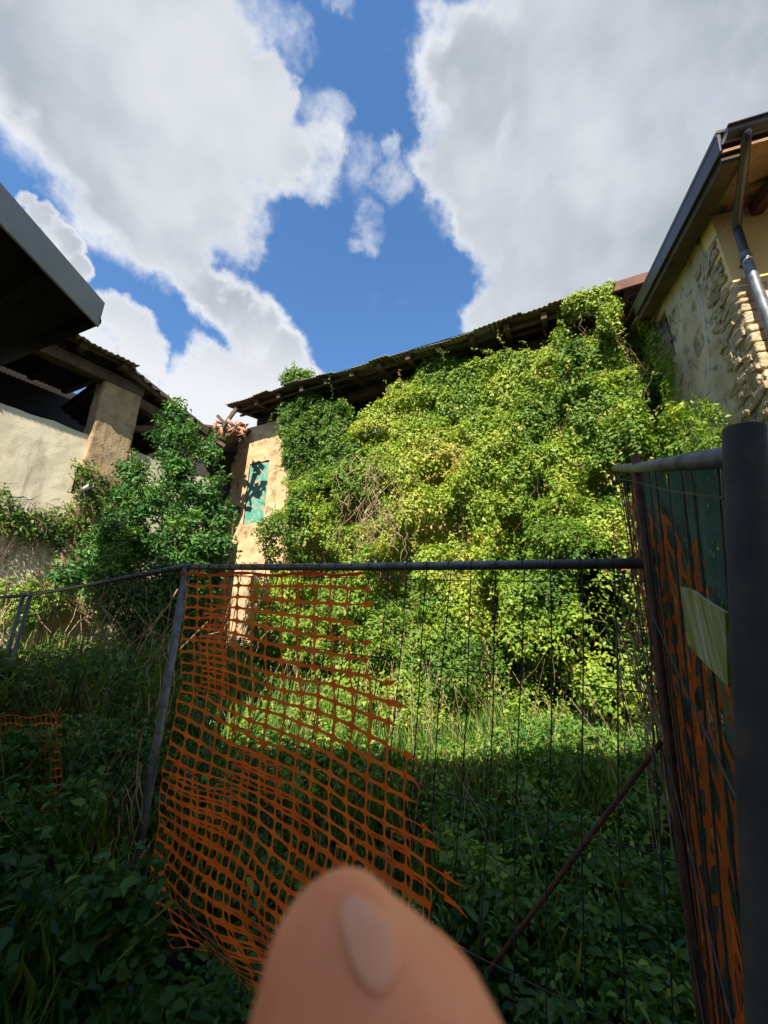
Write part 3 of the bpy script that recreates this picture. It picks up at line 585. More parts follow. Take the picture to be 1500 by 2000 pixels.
# rebar brace
a_ = on_plane(1292, 1448, P1-PN*.04, PN); b_ = on_plane(955, 1897, P1-PN*.10, PN); n = 150; pts_ = [a_+(b_-a_)*i/n for i in range(n+1)]
mb = MB(); mb.tube(pts_, [.0062+.0016*(1 if i % 2 else 0) for i in range(n+1)], 8); tag(mb.build('rebar', M['rust'], None), 'ribbed rusty bar slanting down behind the middle fence panel', 'steel bar')

# ---------------------------------------------------------------- nets
def net(name, grid, m, label, cat, group, hx=.455, hy=.405, th=.0016, keepf=None, parent=None):
    """grid[j][i] = 3D nodes of the net; each cell is a frame round a rounded hole; horizontal strips are wider than the vertical ones"""
    nj, ni = len(grid), len(grid[0]); mb = MB()
    for j in range(nj-1):
        for i in range(ni-1):
            if keepf and not keepf(i, j): continue
            A, B, C_, D_ = (np.array(q) for q in (grid[j][i], grid[j][i+1], grid[j+1][i+1], grid[j+1][i]))
            if any(np.isnan(q).any() for q in (A, B, C_, D_)): continue
            bil = lambda u, v: (A*(1-u)+B*u)*(1-v)+(D_*(1-u)+C_*u)*v
            k = 20; oc = []; ic = []
            for q in range(k):
                an = 2*math.pi*(q+.5)/k; c_, s2 = math.cos(an), math.sin(an)
                mm = max(abs(c_), abs(s2)); oc.append(bil(.5+.5*c_/mm, .5+.5*s2/mm))
                e_ = (abs(c_)**4.5+abs(s2)**4.5)**(1/4.5); ic.append(bil(.5+hx*c_/e_, .5+hy*s2/e_))
            mb.add(oc+ic, [(q, (q+1) % k, k+(q+1) % k, k+q) for q in range(k)])
    me = bpy.data.meshes.new(name); me.from_pydata(mb.v, [], mb.f); bm = bmesh.new(); bm.from_mesh(me); bmesh.ops.remove_doubles(bm, verts=bm.verts, dist=.0004); bm.to_mesh(me); bm.free()
    o = link(name, me, m, parent)
    if label: tag(o, label, cat, group)
    return o
def main_net(off, j0, seed, amp, dxy=(0, 0), xr_add=0):
    r_ = np.random.default_rng(seed); nj = 31; ni = 34
    xl = np.interp(np.arange(nj), [0, 8, 15, 20, 25, 30], [362, 356, 335, 308, 296, 335]); yl = 1119+np.interp(np.arange(nj), [0, 12, 22, 30], [0, 255, 500, 715])
    yr = 1121+np.interp(np.arange(nj), [0, 1, 6, 12, 20, 30], [0, 30, 210, 440, 720, 1060])
    xr = np.interp(yr, [1120, 1250, 1300, 1360, 1500, 1600, 1700, 1850, 2100], [716, 716, 745, 792, 800, 850, 860, 905, 960])+r_.uniform(-8, 10, nj)+xr_add
    ragj = r_.uniform(-1.2, 1.6, nj)
    grid = []
    for j in range(nj):
        row = []
        for i in range(ni):
            t_ = i*24.0+i*i*.42; x = xl[j]+t_*(1+.006*j)
            if x > xr[j]+16*ragj[j]: row.append(np.array([np.nan]*3)); continue
            u = (x-xl[j])/(740-xl[j]); y = yl[j]+(yr[j]-yl[j])*(u*.8+.2*u*u)
            q_ = max(0, (j-13)/8); y += q_*(9*math.sin(i*.42+j*.5)+6*math.sin(i*1.05-j*.33)); x += q_*7*math.sin(i*.5+j*.62); y += 4*math.sin(i*.8+j*.35)*min(1, j/6)+(3*math.sin(i*.33+j*.9)); x += 4*math.sin(j*.7+i*.2)*min(1, j/5)
            px, py = x+dxy[0]+r_.normal()*1.6, y+dxy[1]+r_.normal()*1.6
            row.append(on_plane(px, py, P1+PN*(off+amp*math.sin(i*.55+j*.3)*min(1, j/6)+.6*amp*math.sin(i*1.3-j*.5)*min(1, j/8)), PN))
        grid.append(row)
    return grid
netT = thing('orange_safety_net', pp(1.6, -2.0), 'large torn orange safety net hanging over the left half of the middle fence panel', 'safety net', 'orange safety nets on the fence')
gm = main_net(.035, 0, 3, .02)
net('mesh', gm, M['orange'], None, None, None, parent=netT)
g2 = main_net(.07, 0, 9, .03, dxy=(12, 13)); 
f2 = net('folded_layer', g2, M['orange'], None, None, None, keepf=lambda i, j: (1 < j < 10 and i in (1, 2)) or j > 14+2.5*math.sin(i*.9) and i < 20 and not (j > 25 and i < 4) and vn(i, j, 3.1, 8) > .3, parent=netT)
# ragged strands at the torn edge
for j, row in enumerate(gm):
    mb = MB()
    ok = [q for q in row if not np.isnan(q).any()]
    if len(ok) > 3 and j > 0:
        cnt = lambda r_: sum(not np.isnan(q).any() for q in r_)
        kx = min(len(ok), max(cnt(gm[j-1]), cnt(gm[min(j+1, len(gm)-1)])))-1; p = ok[kx]-norm(ok[kx]-ok[kx-2])*.008; d = norm(ok[kx]-ok[kx-2]); l = rng.uniform(.03, .09); e_ = p+d*l+UPv*rng.normal()*.015; s2 = UPv*.010
        mb.add([p-s2, p+s2, p+d*l*.5+s2*.6+UPv*rng.normal()*.006, e_, p+d*l*.5-s2*.6], [(0, 1, 2, 4), (4, 2, 3)]); mb.build('torn_strand', M['orange'], netT)
# top hem tied to the rail
mb = MB(); hem = [on_plane(x, 1121+2.5*math.sin(x*.05), P1+PN*.02, PN) for x in range(352, 722, 10)]; nn = len(hem)
mb.add([h_+PW*.006 for h_ in hem]+[h_-PW*(.008+.004*math.sin(k*1.7)) for k, h_ in enumerate(hem)], [(k, k+1, nn+k+1, nn+k) for k in range(nn-1)]); o = mb.build('hem', M['orange'], netT); sm = o.modifiers.new('t', 'SOLIDIFY'); sm.thickness = .002
# right net
def right_net():
    grid = []; nj = 30; ni = 27; c_ = .066
    for j in range(nj):
        row = []
        for i in range(ni):
            s_ = i*.054+.008*math.sin(j*.8+i*.4); top = .13+.10*max(0, 1-i*.06)+.03*math.sin(i*1.9)+.02*rng.normal()*(j == 0); h = top+j*c_+.035*math.sin(i*.5+j*.16)+.035*i*.054/.5*0
            row.append(K0+KD*(s_+.05)-KWs(s_)*h+KN*(-.028+.012*math.sin(i*.8+j*.45)+.006*math.sin(i*2.1+j)))
        grid.append(row)
    return grid
net('orange_safety_net', right_net(), M['orange'], 'ragged orange safety net stretched over the shade-cloth fence panel at right', 'safety net', 'orange safety nets on the fence', hx=.33, hy=.36)
# small net far left
def small_net():
    grid = []
    for j in range(12):
        row = []
        for i in range(16):
            x = -30+i*9.9+2*math.sin(j); y = 1398+j*17+3*math.sin(i*.9+j*.4)-(22 if i == 15 and j == 0 else 0)
            row.append(on_plane(x, y, Q0+QD*2.2+QN*(.05+.02*math.sin(i*.7+j*.5)), QN))
        grid.append(row)
    return grid
net('orange_safety_net', small_net(), M['orange'], 'small drooping scrap of orange safety net low on the far left fence panel', 'safety net', 'orange safety nets on the fence')
# shade cloth
mb = MB(); ni, nj = 60, 30; vs = []
for i in range(ni):
    for j in range(nj):
        s_ = kl*i/(ni-1); h = .022+(1.8)*j/(nj-1); vs.append(K1+KD*s_-KWs(s_)*h+KN*(-.05+.010*math.sin(i*1.1)+.006*math.sin(i*.5+j*.3)))
mb.add(vs, [(i*nj+j, (i+1)*nj+j, (i+1)*nj+j+1, i*nj+j+1) for i in range(ni-1) for j in range(nj-1) if not (j < 2 and i in (3, 4, 14, 15, 27))])
tag(mb.build('shade_cloth', M['shade'], None, True), 'dark green shade cloth hung behind the near right fence panel', 'shade cloth')
# pale plate
pts_ = [(1333, 1146), (1352, 1150), (1368, 1160), (1390, 1176), (1424, 1196), (1430, 1342), (1400, 1312), (1372, 1285), (1347, 1255), (1342, 1200)]
vs = [on_plane(x, y, K1+KN*.03, KN) for x, y in pts_]; mb = MB(); mb.add(vs, [tuple(range(len(vs)))]); o = mb.build('plastic_plate', M['plate'], None); sm = o.modifiers.new('t', 'SOLIDIFY'); sm.thickness = .004
tag(o, 'torn pale plastic sheet stained with green algae, wedged in the near right fence panel', 'plastic sheet')

# ---------------------------------------------------------------- vines on the barn facade
def vine_from(name, label, polypx, toP, frame, clump_n, rr_, per, tintf, thickf, size, nrm, m='vine', stem_n=0, cat='climbing plant', parent=None, extra=None, density=None, fill=.5, hi=False, group=None, basez=.2, shoots=0):
    """toP: pixel -> wall point; frame: (to_uz, from_uz)"""
    to_uz, from_uz = frame; poly = [to_uz(toP(*p)) for p in polypx]; U = [p[0] for p in poly]; Zz = [p[1] for p in poly]
    C = []; Rr = []; T0 = []
    while len(C) < clump_n:
        u = rng.uniform(min(U), max(U)); z = rng.uniform(min(Zz), max(Zz))
        if not inpoly(u, z, poly): continue
        if density is not None and rng.random() > density(u, z): continue
        r_ = rng.uniform(*rr_); C.append(from_uz(u, z, thickf(u, z)*rng.uniform(.45, 1.0))); Rr.append(r_); T0.append(tintf(u, z)+rng.normal()*.12)
    P, Nn, sz, ti, idx = clumps(np.array(C), np.array(Rr), per, nrm, np.array(T0), size)
    # leaves draped over the uneven outer surface
    k = int(len(P)*fill); u = rng.uniform(min(U), max(U), k*2); z = rng.uniform(min(Zz), max(Zz), k*2); ok = inpoly(u, z, poly); u, z = u[ok][:k], z[ok][:k]
    if density is not None:
        kd = rng.random(len(u)) < vdens(u, z); u, z = u[kd], z[kd]
    one = np.ones(len(u)); th0 = thickf(u, z)*one; thu = thickf(u+.06, z)*one; thz = thickf(u, z+.06)*one
    o0, o1, o2, o3 = (np.array(from_uz(*q)) for q in ((0, 0, 0), (1, 0, 0), (0, 1, 0), (0, 0, 1)))
    P2 = o0+(o1-o0)*u[:, None]+(o2-o0)*z[:, None]+(o3-o0)*(th0*rng.uniform(.66, 1.05, len(u))+rng.normal(size=len(u))*.025)[:, None]
    GN = np.array(nrm)-(o1-o0)*((thu-th0)/.06)[:, None]-(o2-o0)*((thz-th0)/.06)[:, None]; T2 = tintf(u, z)*one+rng.normal(size=len(u))*.09
    P = np.vstack([P, P2]); Nn = np.vstack([Nn, norm(norm(GN)*1.1+UPv*.45+rng.normal(size=P2.shape)*.42)]); sz = np.concatenate([sz, size*rng.uniform(.8, 1.15, len(u))*rng.choice([.65, .95, 1.25, 1.7], len(u), p=[.3, .4, .22, .08])]); ti = np.concatenate([ti, T2])
    if shoots:                                   # hanging and upright shoots standing clear of the mass
        HP = []; HT = []; HN = []; pths = []
        for _ in range(shoots):
            i = rng.integers(len(P2)); p = P2[i].copy(); l = rng.uniform(.25, .95); dn = rng.random() < .75; d = np.array(nrm)*rng.uniform(.1, .5)+rng.normal(size=3)*.25+UPv*(.3 if dn else 1.0); pth = [p.copy()]; n_ = int(l/.035)
            for k_ in range(n_):
                d = d+UPv*(-.12 if dn else .02)+rng.normal(size=3)*.06; d = norm(d); p = p+d*.035; pth.append(p.copy()); HP.append(p+rng.normal(size=3)*.015); HT.append(ti[len(ti)-len(P2)+i if len(P2) < len(ti) else i]+.08+rng.normal()*.06); HN.append(norm(UPv*.7+np.array(nrm)*.6+rng.normal(size=3)*.5))
            pths.append(pth[::3])
        P = np.vstack([P, HP]); Nn = np.vstack([Nn, HN]); ti = np.concatenate([ti, HT]); sz = np.concatenate([sz, size*rng.uniform(.6, 1.15, len(HP))])
    for (hx_, hy_, hr_, z0_, z1_, pr_) in HOLLOWS:
        dd = np.hypot(P[:, 0]-hx_, P[:, 1]-hy_); kk = ~((dd < hr_*(.8+.4*vn(P[:, 0]*3, P[:, 2], .5, 77))) & (P[:, 2] > z0_) & (P[:, 2] < z1_-.5*vn(P[:, 0], P[:, 1], .2, 78)) & (rng.random(len(P)) < pr_))
        P, Nn, sz, ti = P[kk], Nn[kk], sz[kk], ti[kk]
    if stem_n:
        paths = []
        for _ in range(stem_n):
            i = rng.integers(len(C)); p = np.array(C[i]); path = [p]; l = rng.uniform(.4, 1.6)
            for s_ in range(5): p = p+np.array([rng.normal()*.08, rng.normal()*.05, -l/5])+FD*rng.normal()*.08; path.append(p)
            paths.append(path)
    root = thing(name, np.array(from_uz(np.mean(U), basez, .2)), label, cat, group)
    leaves('foliage', P, Nn, sz, ti, M['vine' if m == 'laurel' else m], root, hi=hi, width=.34 if m == 'laurel' else .62, down=-1.3 if m == 'laurel' else .5)
    if stem_n: stems('stem', paths, .004, M['twig'], root)
    if shoots: stems('shoot', pths, .003, M['twig'], root)
    return root
_h1, _h2 = fw(1225, 1150, .95), fw(1075, 1240, 1.1)
HOLLOWS = [(_h1[0], _h1[1], .75, .2, 3.2, .88), (_h2[0]+FN[0]*.1, _h2[1]+FN[1]*.1, .5, .4, 2.1, .75)]
fframe = (lambda p: fuz(p), lambda u, z, off: fpt(u, z, off))
def rel(u, z, k): return .25+.75*vn(u, z, 1.1, k)+.55*vn(u, z, .42, k+1)+.30*vn(u, z, .19, k+2)
def sst(x, a, b_): t_ = np.clip((x-a)/(b_-a), 0, 1); return t_*t_*(3-2*t_)
def pits(u, z, k): return .30+.70*sst(vn(u, z*.8, .5, k), .20, .42)
def vdens(u, z): return .25+.75*sst(vn(u, z*.8, .5, 24), .16, .34)
def fth(u, z): return np.interp(z, [0, 2, 5, 6.5, 7.8], [1.6, 1.25, .95, .65, .45])*rel(u, z, 21)*pits(u, z, 24)*.85
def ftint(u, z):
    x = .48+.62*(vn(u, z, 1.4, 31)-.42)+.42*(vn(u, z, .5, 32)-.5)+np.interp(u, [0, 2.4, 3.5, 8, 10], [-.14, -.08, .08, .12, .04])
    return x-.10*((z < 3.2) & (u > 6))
ivyL = [(548, 800), (552, 745), (566, 724), (606, 728), (618, 765), (640, 790), (690, 798), (700, 850), (690, 930), (640, 960), (575, 950), (556, 905), (548, 860)]
vine_from('ivy', 'dense dark green ivy column climbing to the eave at the left of the barn facade', ivyL, lambda x, y: fw(x, y, .45), fframe, 110, (.08, .18), 70, lambda u, z: .24+.25*(vn(u, z, .7, 41)-.4), lambda u, z: .55*rel(u, z, 42), .072, FN, stem_n=30, fill=2.6, shoots=60)
main = [(690, 830), (735, 775), (790, 722), (830, 692), (860, 668), (900, 670), (935, 702), (990, 684), (1040, 684), (1085, 645), (1100, 622), (1130, 655), (1175, 640), (1192, 610), (1228, 612), (1265, 670), (1305, 800), (1330, 1330), (1150, 1400), (900, 1400), (600, 1350), (505, 1310), (528, 1190), (534, 1100), (542, 1000), (560, 940), (640, 950), (690, 920)]
def dens(u, z):
    p = fpt(u, z, .5); q = vn(u, z, .55, 51); return 1.0 if q > .34 else .12
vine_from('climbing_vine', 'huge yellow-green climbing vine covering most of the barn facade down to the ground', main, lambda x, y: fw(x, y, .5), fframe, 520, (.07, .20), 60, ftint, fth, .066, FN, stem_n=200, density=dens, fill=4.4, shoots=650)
# vine on the eave at right
vine_from('roof_vine', 'pale vine spilling over the barn roof edge near the yellow house', [(1092, 590), (1110, 572), (1150, 558), (1195, 560), (1210, 590), (1205, 640), (1180, 625), (1170, 592), (1120, 592)], lambda x, y: fw(x, y, .95), fframe, 26, (.10, .17), 130, lambda u, z: .6, lambda u, z: .9, .06, FN, stem_n=12, basez=7)
vine_from('leafy_sapling', 'dark glossy sapling with long leaves poking out of the vines below the barn eave', [(1085, 650), (1095, 615), (1125, 640), (1165, 660), (1160, 740), (1110, 760), (1080, 720)], lambda x, y: fw(x, y, 1.0), fframe, 8, (.10, .18), 60, lambda u, z: .24, lambda u, z: .85, .13, FN, m='laurel', stem_n=14, cat='sapling', basez=5)
# gable-side vine
gframe = (lambda p: ((p-WC).dot(RB), p[2]), lambda u, z, off: rg(u, z, off))
def gth(u, z): return np.interp(z, [0, 3, 5, 6.5], [1.5, 1.1, .5, .22])*rel(u, z, 61)*pits(u, z, 64)*.8
gp_ = [(1228, 625), (1258, 662), (1282, 705), (1305, 750), (1330, 795), (1352, 792), (1388, 765), (1412, 782), (1440, 800), (1470, 830), (1500, 880), (1500, 1000), (1330, 1500), (1180, 1450), (1170, 900)]
vine_from('wall_vine', 'tangled yellow-green vine heaped against the peeling side wall of the yellow house', gp_, lambda x, y: on_plane(x, y, WC-RA*.35, RA), gframe, 230, (.08, .18), 60, lambda u, z: .50+.4*(vn(u, z, .9, 62)-.45)-.2*(u > 2.2), gth, .066, -RA, stem_n=80, fill=2.6, shoots=150)
# dry twigs tangle
paths = []
for _ in range(110):
    x = rng.normal(725, 32); y = rng.uniform(880, 1050); p = fw(x, y, 1.25); path = [p]; l = rng.uniform(.2, .9); dr = rng.normal()*.04
    for s_ in range(5): p = p+FD*(rng.normal()*.06+dr)+UPv*(-l/5)+FN*rng.normal()*.04; path.append(p)
    paths.append(path)
tw = stems('dry_stalks', paths, .0045, M['dry'], None); tag(tw, 'tangle of dry brown stalks hanging in the middle of the vine-covered facade', 'dry stalks')

# vine on the left house wall
lframe = (lambda p: lsz(p), lambda u, z, off: lpt(u, z, off))
lp_ = [(-60, 960), (10, 945), (40, 985), (90, 1000), (140, 985), (150, 930), (172, 885), (190, 930), (235, 940), (260, 1000), (190, 1050), (120, 1070), (60, 1045), (-60, 1040)]
vine_from('creeper', 'thin brownish creeper sagging in a band across the cream farmhouse wall', lp_, lambda x, y: lw(x, y, .15), lframe, 60, (.08, .22), 30, lambda u, z: .20+.5*(vn(u, z, .5, 71)-.4), lambda u, z: .12, .06, LN, stem_n=120, fill=1.2, basez=2)
paths = []
for _ in range(420):
    x = rng.uniform(-60, 260); y = 1012+rng.normal()*26+max(0, 60-abs(x-90))*.3+(rng.random() < .3)*rng.uniform(20, 120); p = lw(x, y, .08); path = [p]; d = LD*rng.normal()+UPv*rng.normal()*.5
    for s_ in range(5): p = p+norm(d+rng.normal(size=3)*.8)*rng.uniform(.03, .10)-UPv*.02; path.append(p)
    paths.append(path)
tag(stems('bare_creeper', paths, .0045, M['twig'], None), 'leafless brown creeper stems clinging to the cream farmhouse wall', 'climbing plant')

# ---------------------------------------------------------------- laurel
def ell(px, py, r, y_): 
    c = along(px, py, 1.0); d = ray(px, py); t_ = y_/d[1]; c = EYE+d*t_; depth = t_*abs(np.dot(d, norm(R3 @ np.array([0, 0, -1.0])))); return c, r*depth/FPX
tree = thing('laurel_tree', (-3.2, 7.2, .35), 'tall dark glossy laurel tree standing in front of the gap between farmhouse and barn', 'tree')
blobs = [(345, 808, 20), (348, 835, 32), (372, 850, 28), (322, 865, 30), (345, 872, 40), (350, 915, 55), (330, 970, 80), (385, 985, 60), (300, 1030, 95), (380, 1060, 85), (240, 1060, 75), (190, 1105, 60), (290, 1130, 120), (370, 1150, 95), (240, 1190, 90), (320, 1230, 90), (160, 1140, 40), (265, 930, 35), (405, 900, 30), (425, 1010, 40), (280, 985, 50), (420, 1090, 40)]
C = []; Rr = []
for (x, y, r) in blobs:
    c, rw = ell(x, y, r, 7.2+rng.uniform(-.2, .2)); n = max(2, int((rw/.28)**2*2.6))
    for _ in range(n):
        d = norm(rng.normal(size=3)); d[1] = -abs(d[1])*.9 if rng.random() < .75 else d[1]; C.append(c+d*rw*rng.uniform(.35, .85)); Rr.append(rng.uniform(.14, .26))
C = np.array(C); Rr = np.array(Rr)
P, Nn, sz, ti, idx = clumps(C, Rr, 90, (.1, -.6, .3), .5+.2*rng.normal(size=len(C)), .10, up=.35)
leaves('foliage', P, Nn, sz, ti, M['laurel'], tree, width=.42, down=-.2)
SP = []; ST = []; paths = []
for _ in range(150):
    i = rng.integers(len(C)); p = C[i]+norm(rng.normal(size=3)+UPv)*Rr[i]*.8; l = rng.uniform(.25, .55); d = norm(UPv*1.3+rng.normal(size=3)*.45); pth = []
    for k in range(12): 
        q = p+d*l*k/11; pth.append(q)
        for s_ in (0, 1): SP.append(q); ST.append(norm(d*.8+rng.normal(size=3)))
    paths.append(pth[::4]+[pth[-1]])
SP = np.array(SP); ST = np.array(ST); leaves('shoot_leaves', SP, norm(rng.normal(size=SP.shape)+UPv*.6), .10*rng.uniform(.6, 1.1, len(SP)), .7+.15*rng.normal(size=len(SP)), M['laurel'], tree, width=.42, tip=ST)
mb = MB(); mb.tube([(-3.2, 7.3, .0), (-3.25, 7.35, 1.5), (-3.1, 7.3, 3.2), (-3.1, 7.25, 4.6)], [.09, .075, .055, .03], 8)
mb.build('trunk', M['bark'], tree)
for k in range(14):
    i = rng.integers(len(C)); s_ = np.array([-3.2, 7.3, rng.uniform(.8, 3)]); mb = MB(); e_ = C[i]; mb.tube([s_, (s_+e_)/2+np.array([0, 0, -.1]), e_], [.035, .025, .012], 6); mb.build('branch', M['bark'], tree)
stems('twig', paths, .005, M['twig'], tree)

# ---------------------------------------------------------------- undergrowth
def ground_patch(n, xr, yr_, hf, rr_, per, size, tintf, m, name, hi, cond, kind='stuff', label=None, grass=0, gl=.3):
    C = []; Rr = []; T0 = []
    while len(C) < n:
        x = rng.uniform(*xr); y = rng.uniform(*yr_)
        if not cond(x, y) or (y < 4.2 and vn(x, y, .33, 88) < .36): continue
        r_ = rng.uniform(*rr_); h = hf(x, y)*rng.uniform(.35, 1.0); C.append([x, y, float(ground_z(x, y))+max(0, h-r_*.4)]); Rr.append(r_); T0.append(tintf(x, y)+rng.normal()*.08)
    P, Nn, sz, ti, idx = clumps(np.array(C), np.array(Rr), per, (0, -.25, .6), np.array(T0), size, up=.9)
    P[:, 2] = np.maximum(P[:, 2], ground_z(P[:, 0], P[:, 1])+.02); keepm = (np.hypot(P[:, 0], P[:, 1]) > .55); sz = sz*rng.choice([.6, .8, 1.0, 1.5], len(sz), p=[.3, .3, .25, .15])
    o = leaves(name, P[keepm], Nn[keepm], sz[keepm], ti[keepm], M[m], None, hi=hi, down=.2, width=rng.choice([.32, .5, .75], (int(keepm.sum()), 1))); tag(o, label, None, None, kind)
    if grass:
        k = int(grass*1.6); gx = rng.uniform(*xr, k); gy = rng.uniform(*yr_, k); okg = np.array([cond(a, b_) for a, b_ in zip(gx, gy)]) & (vn(gx, gy, .6, 91) > .3) & (np.hypot(gx, gy) > .9); gx, gy = gx[okg], gy[okg]
        gz = ground_z(gx, gy)+np.array([hf(a, b_) for a, b_ in zip(gx, gy)])*rng.uniform(.1, .75, len(gx)); GT = norm(np.stack([rng.normal(size=len(gx))*.35, rng.normal(size=len(gx))*.35, np.ones(len(gx))], 1))
        go = leaves(name+'_grass', np.stack([gx, gy, gz], 1), norm(rng.normal(size=(len(gx), 3))*[1, 1, .2]), gl*rng.uniform(.5, 1.2, len(gx)), .62+.16*rng.normal(size=len(gx)), M['ground_leaf'], None, width=.028, tip=GT); tag(go, label.split(' ')[0]+' grass blades standing among the weeds', None, None, 'stuff')
    tag(o, label, None, None, kind); o['label'] = label; return o
def incam(x, y): return y > .3 and abs(x) < y*1.15+.6
def infacade(x, y): return (np.array([x, y, 0])-WP*np.array([1, 1, 0])).dot(FN) > .5 and (np.array([x, y, 0])-L0).dot(LN) > .2 and (np.array([x, y, 0])-WC*np.array([1, 1, 0])).dot(-RA) > .2
hfar = lambda x, y: .22+.45*vn(x, y, 1.1, 81)+(.35 if x < -2.4 else 0)
ground_patch(1000, (-7, 4.5), (3.6, 10), hfar, (.14, .34), 150, .06, lambda x, y: .62+.4*(vn(x, y, 1.0, 82)-.4), 'ground_leaf', 'undergrowth', False, lambda x, y: incam(x, y) and infacade(x, y), label='weeds and brambles carpeting the yard behind the fence', grass=60000)  # leaf tint raised here: part of the strip's sunlight is in the colour
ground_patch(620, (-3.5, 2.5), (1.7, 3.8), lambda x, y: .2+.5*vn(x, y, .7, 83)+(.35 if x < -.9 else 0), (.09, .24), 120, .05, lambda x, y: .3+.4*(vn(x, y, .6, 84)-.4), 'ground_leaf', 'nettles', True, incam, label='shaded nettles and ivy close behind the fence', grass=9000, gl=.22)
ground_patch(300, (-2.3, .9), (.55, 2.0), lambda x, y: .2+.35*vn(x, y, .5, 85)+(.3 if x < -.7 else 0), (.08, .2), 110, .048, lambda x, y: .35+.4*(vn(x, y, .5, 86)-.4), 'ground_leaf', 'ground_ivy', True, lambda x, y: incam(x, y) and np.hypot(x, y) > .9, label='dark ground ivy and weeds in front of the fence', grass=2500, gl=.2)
ground_patch(330, (-7, -1.6), (4.4, 8.2), lambda x, y: 0.45+.9*min(1, max(0, (-x-1.6)/1.4))*(.6+.6*vn(x, y, .8, 92)), (.12, .32), 120, .062, lambda x, y: .5+.4*(vn(x, y, .7, 93)-.4), 'ground_leaf', 'brambles', False, lambda x, y: incam(x, y) and infacade(x, y), label='tall tangled brambles behind the far left fence panel', grass=5000, gl=.5)
paths = []
for _ in range(160):
    x = rng.uniform(-6.5, -2.5); y = rng.uniform(4.4, 7.5)
    if not (incam(x, y) and infacade(x, y)): continue
    p = np.array([x, y, float(ground_z(x, y))+.3]); path = [p]; d = norm(np.array([rng.normal()*.4, rng.normal()*.4, 1.0]))
    for k in range(8): p = p+d*.24; d = norm(d+rng.normal(size=3)*.18-UPv*.06); path.append(p)
    paths.append(path)
o = stems('bramble_canes', paths, .005, M['dry'], None); tag(o, 'bare pale bramble canes arching behind the far left fence', None, None, 'stuff')
# dry grass stalks
paths = []
for _ in range(380):
    x = rng.uniform(-5.5, 3.0); y = rng.uniform(2.6, 8.5)
    if not (incam(x, y) and infacade(x, y)): continue
    p = np.array([x, y, float(ground_z(x, y))+.2]); h = rng.uniform(.4, 1.2); d = rng.normal(size=2)*.25; paths.append([p, p+np.array([d[0]*.3, d[1]*.3, h*.5]), p+np.array([d[0], d[1], h])])
o = stems('dry_grass', paths, .0022, M['dry'], None); tag(o, 'thin dry stalks standing among the weeds', None, None, 'stuff')
# bright shrub at far left
C = []; c0, r0 = ell(45, 1190, 85, 7.0)
for _ in range(40): C.append(c0+norm(rng.normal(size=3))*r0*rng.uniform(.2, .9)*np.array([1, .8, .6]))
C = np.array(C); P, Nn, sz, ti, idx = clumps(C, np.full(len(C), .2), 90, (.0, -.4, .5), np.full(len(C), .72), .07); shr = thing('shrub', (c0[0], c0[1], float(ground_z(c0[0], c0[1]))), 'low bright green shrub at the far left in front of the cream farmhouse', 'shrub')
leaves('foliage', P, Nn, sz, ti, M['ground_leaf'], shr)
for c in C[:10]: sb = MB(); sb.tube([np.array([c0[0], c0[1], .2]), (c0+c)/2, c], .01, 5); sb.build('stem', M['twig'], shr)
# dead stems climbing round the middle post and right net
paths = []
for _ in range(22):
    s_ = LEN-.02+rng.normal()*.05; h = -rng.uniform(.3, 1.7); p = pp(s_, h, .06); path = [p]; l = rng.uniform(.15, .6)
    for k in range(6): p = p+PD*rng.normal()*.03+UPv*(-l/6)+PN*rng.normal()*.015; path.append(p)
    paths.append(path)
tag(stems('dead_bindweed', paths, .0022, M['dry'], None), 'dead bindweed stems wound round the post left of the large orange net', 'dead plant')
paths = []
for _ in range(26):
    p = on_plane(rng.uniform(1195, 1275), rng.uniform(960, 1350), P1-PN*.05, PN); path = [p]; l = rng.uniform(.2, .7)
    for k in range(6): p = p+PD*rng.normal()*.02+UPv*(-l/6)+PN*rng.normal()*.02; path.append(p)
    paths.append(path)
tag(stems('dead_bindweed', paths, .002, M['dry'], None), 'dead bindweed stems hanging by the rusty rod', 'dead plant')

# ---------------------------------------------------------------- hand of the photographer: a fingertip in front of the lens
def cs(px, py, d): return EYE+R3 @ np.array([(px-750)/FPX*d, (1000-py)/FPX*d, -d])
def cc(x, y, z): return EYE+R3 @ np.array([x, y, z])
hb = MB()
def limb(pts, rad, n=20):
    P_ = [np.array(p) for p in pts]; Q = []; Rq = []
    for a, b_, r1, r2 in zip(P_[:-1], P_[1:], rad[:-1], rad[1:]):
        for k in range(4): f = k/4; Q.append(a*(1-f)+b_*f); Rq.append(r1*(1-f)+r2*f)
    Q.append(P_[-1]); Rq.append(rad[-1]); hb.tube(Q, Rq, n)
FA = [cs(683, 1706, .0345), cs(682, 1716, .0344), cs(680, 1748, .0342), cs(676, 1800, .0338), cs(676, 1850, .0334), cs(688, 1935, .0326), cs(712, 2030, .0316), cs(755, 2200, .0305)]
FR = [.0008, .0018, .0036, .0054, .0067, .0084, .0099, .0111]
limb(FA+[cc(.004, -.070, -.031), cc(.008, -.095, -.034), cc(.012, -.120, -.040)], FR+[.0118, .012, .0135])
limb([cc(.012, -.118, -.040), cc(.018, -.155, -.046), cc(.022, -.19, -.048), cc(.03, -.27, -.045)], [.018, .024, .023, .024])
limb([cc(.034, -.120, -.040), cc(.036, -.155, -.046), cc(.03, -.19, -.048)], [.017, .022, .02])
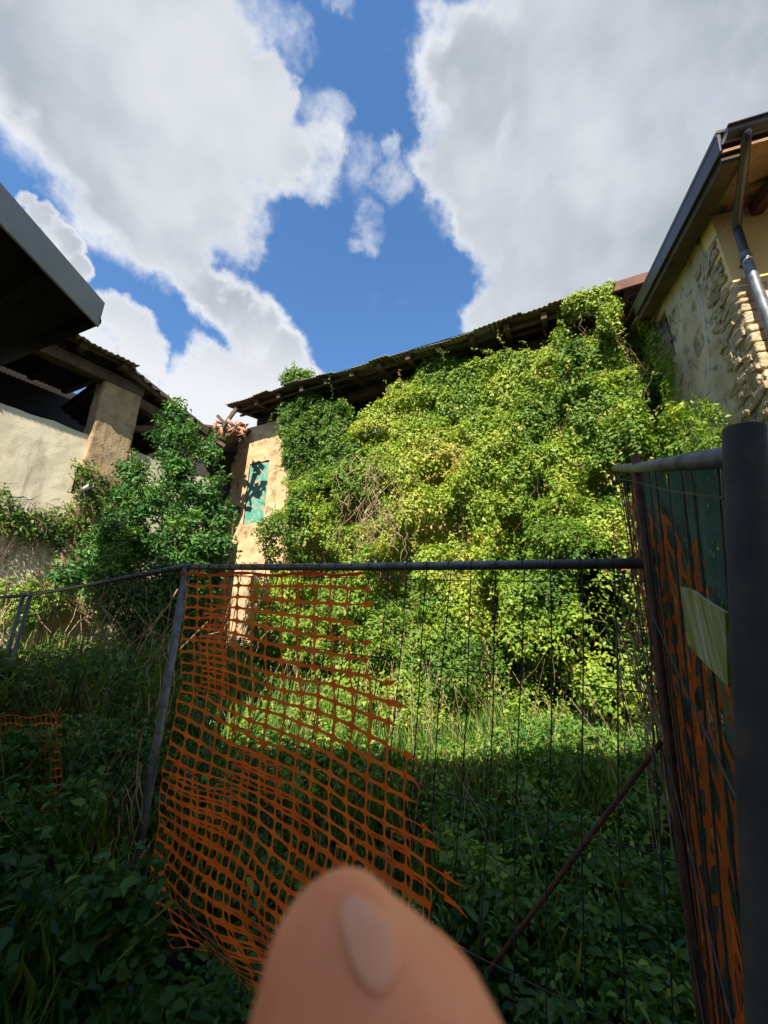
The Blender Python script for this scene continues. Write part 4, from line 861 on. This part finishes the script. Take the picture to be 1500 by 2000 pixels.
for k, (x, l) in enumerate(((.032, 1.0), (.048, .93), (.061, .8))):
    limb([cc(x, -.122, -.038), cc(x+.001, -.118, -.062), cc(x, -.140, -.078), cc(x-.002, -.156, -.070), cc(x-.003, -.152, -.060)], [.0115*l, .010*l, .0088*l, .008*l, .0068*l])
limb([cc(.005, -.172, -.05), cc(-.008, -.152, -.060), cc(-.002, -.142, -.074), cc(.014, -.142, -.086)], [.014, .0115, .0095, .0078])
hand = hb.build('hand', M['skin'], None, True); rm = hand.modifiers.new('r', 'REMESH'); rm.mode = 'VOXEL'; rm.voxel_size = .0009; rm.use_smooth_shade = True
sm = hand.modifiers.new('s', 'SMOOTH'); sm.factor = .6; sm.iterations = 6
tag(hand, 'blurred bare fingertip with pale nail raised close in front of the lens at the bottom', 'hand')
# fingernail, a curved plate lying on the upper right of the fingertip
nb_ = MB(); axis = FA[1:7]; rad = FR[1:7]
vs = []; NA = 11; NI = 16
for i in range(NI+1):
    f = .15+i/NI*2.5; k = min(4, int(f)); q = axis[k]*(1-(f-k))+axis[k+1]*(f-k); r_ = rad[k]*(1-(f-k))+rad[k+1]*(f-k)
    d = norm(axis[4]-axis[1]); tocam = norm(EYE-q); tocam = norm(tocam-d*tocam.dot(d)); side = np.cross(d, tocam); side = side if side.dot(R3 @ np.array([1.0, 0, 0])) > 0 else -side
    lo = np.interp(i/NI, [0, .15, .4, .8, 1], [-10, -16, -8, 8, 18]); hi_ = np.interp(i/NI, [0, .1, .5, .85, 1], [14, 36, 50, 44, 28])
    for j in range(NA):
        t_ = j/(NA-1); an = math.radians(lo+(hi_-lo)*t_); vs.append(q+(tocam*math.cos(an)+side*math.sin(an))*(r_-.00002+.00006*math.sin(math.pi*t_)**.5*math.sin(math.pi*min(1, max(0, i/NI*.96+.02)))**.3))
nb_.add(vs, [(i*NA+j, (i+1)*NA+j, (i+1)*NA+j+1, i*NA+j+1) for i in range(NI) for j in range(NA-1)])
nl = nb_.build('fingernail', M['nail'], hand, True); nl.matrix_parent_inverse = Matrix.Identity(4); sm = nl.modifiers.new('t', 'SOLIDIFY'); sm.thickness = .0003
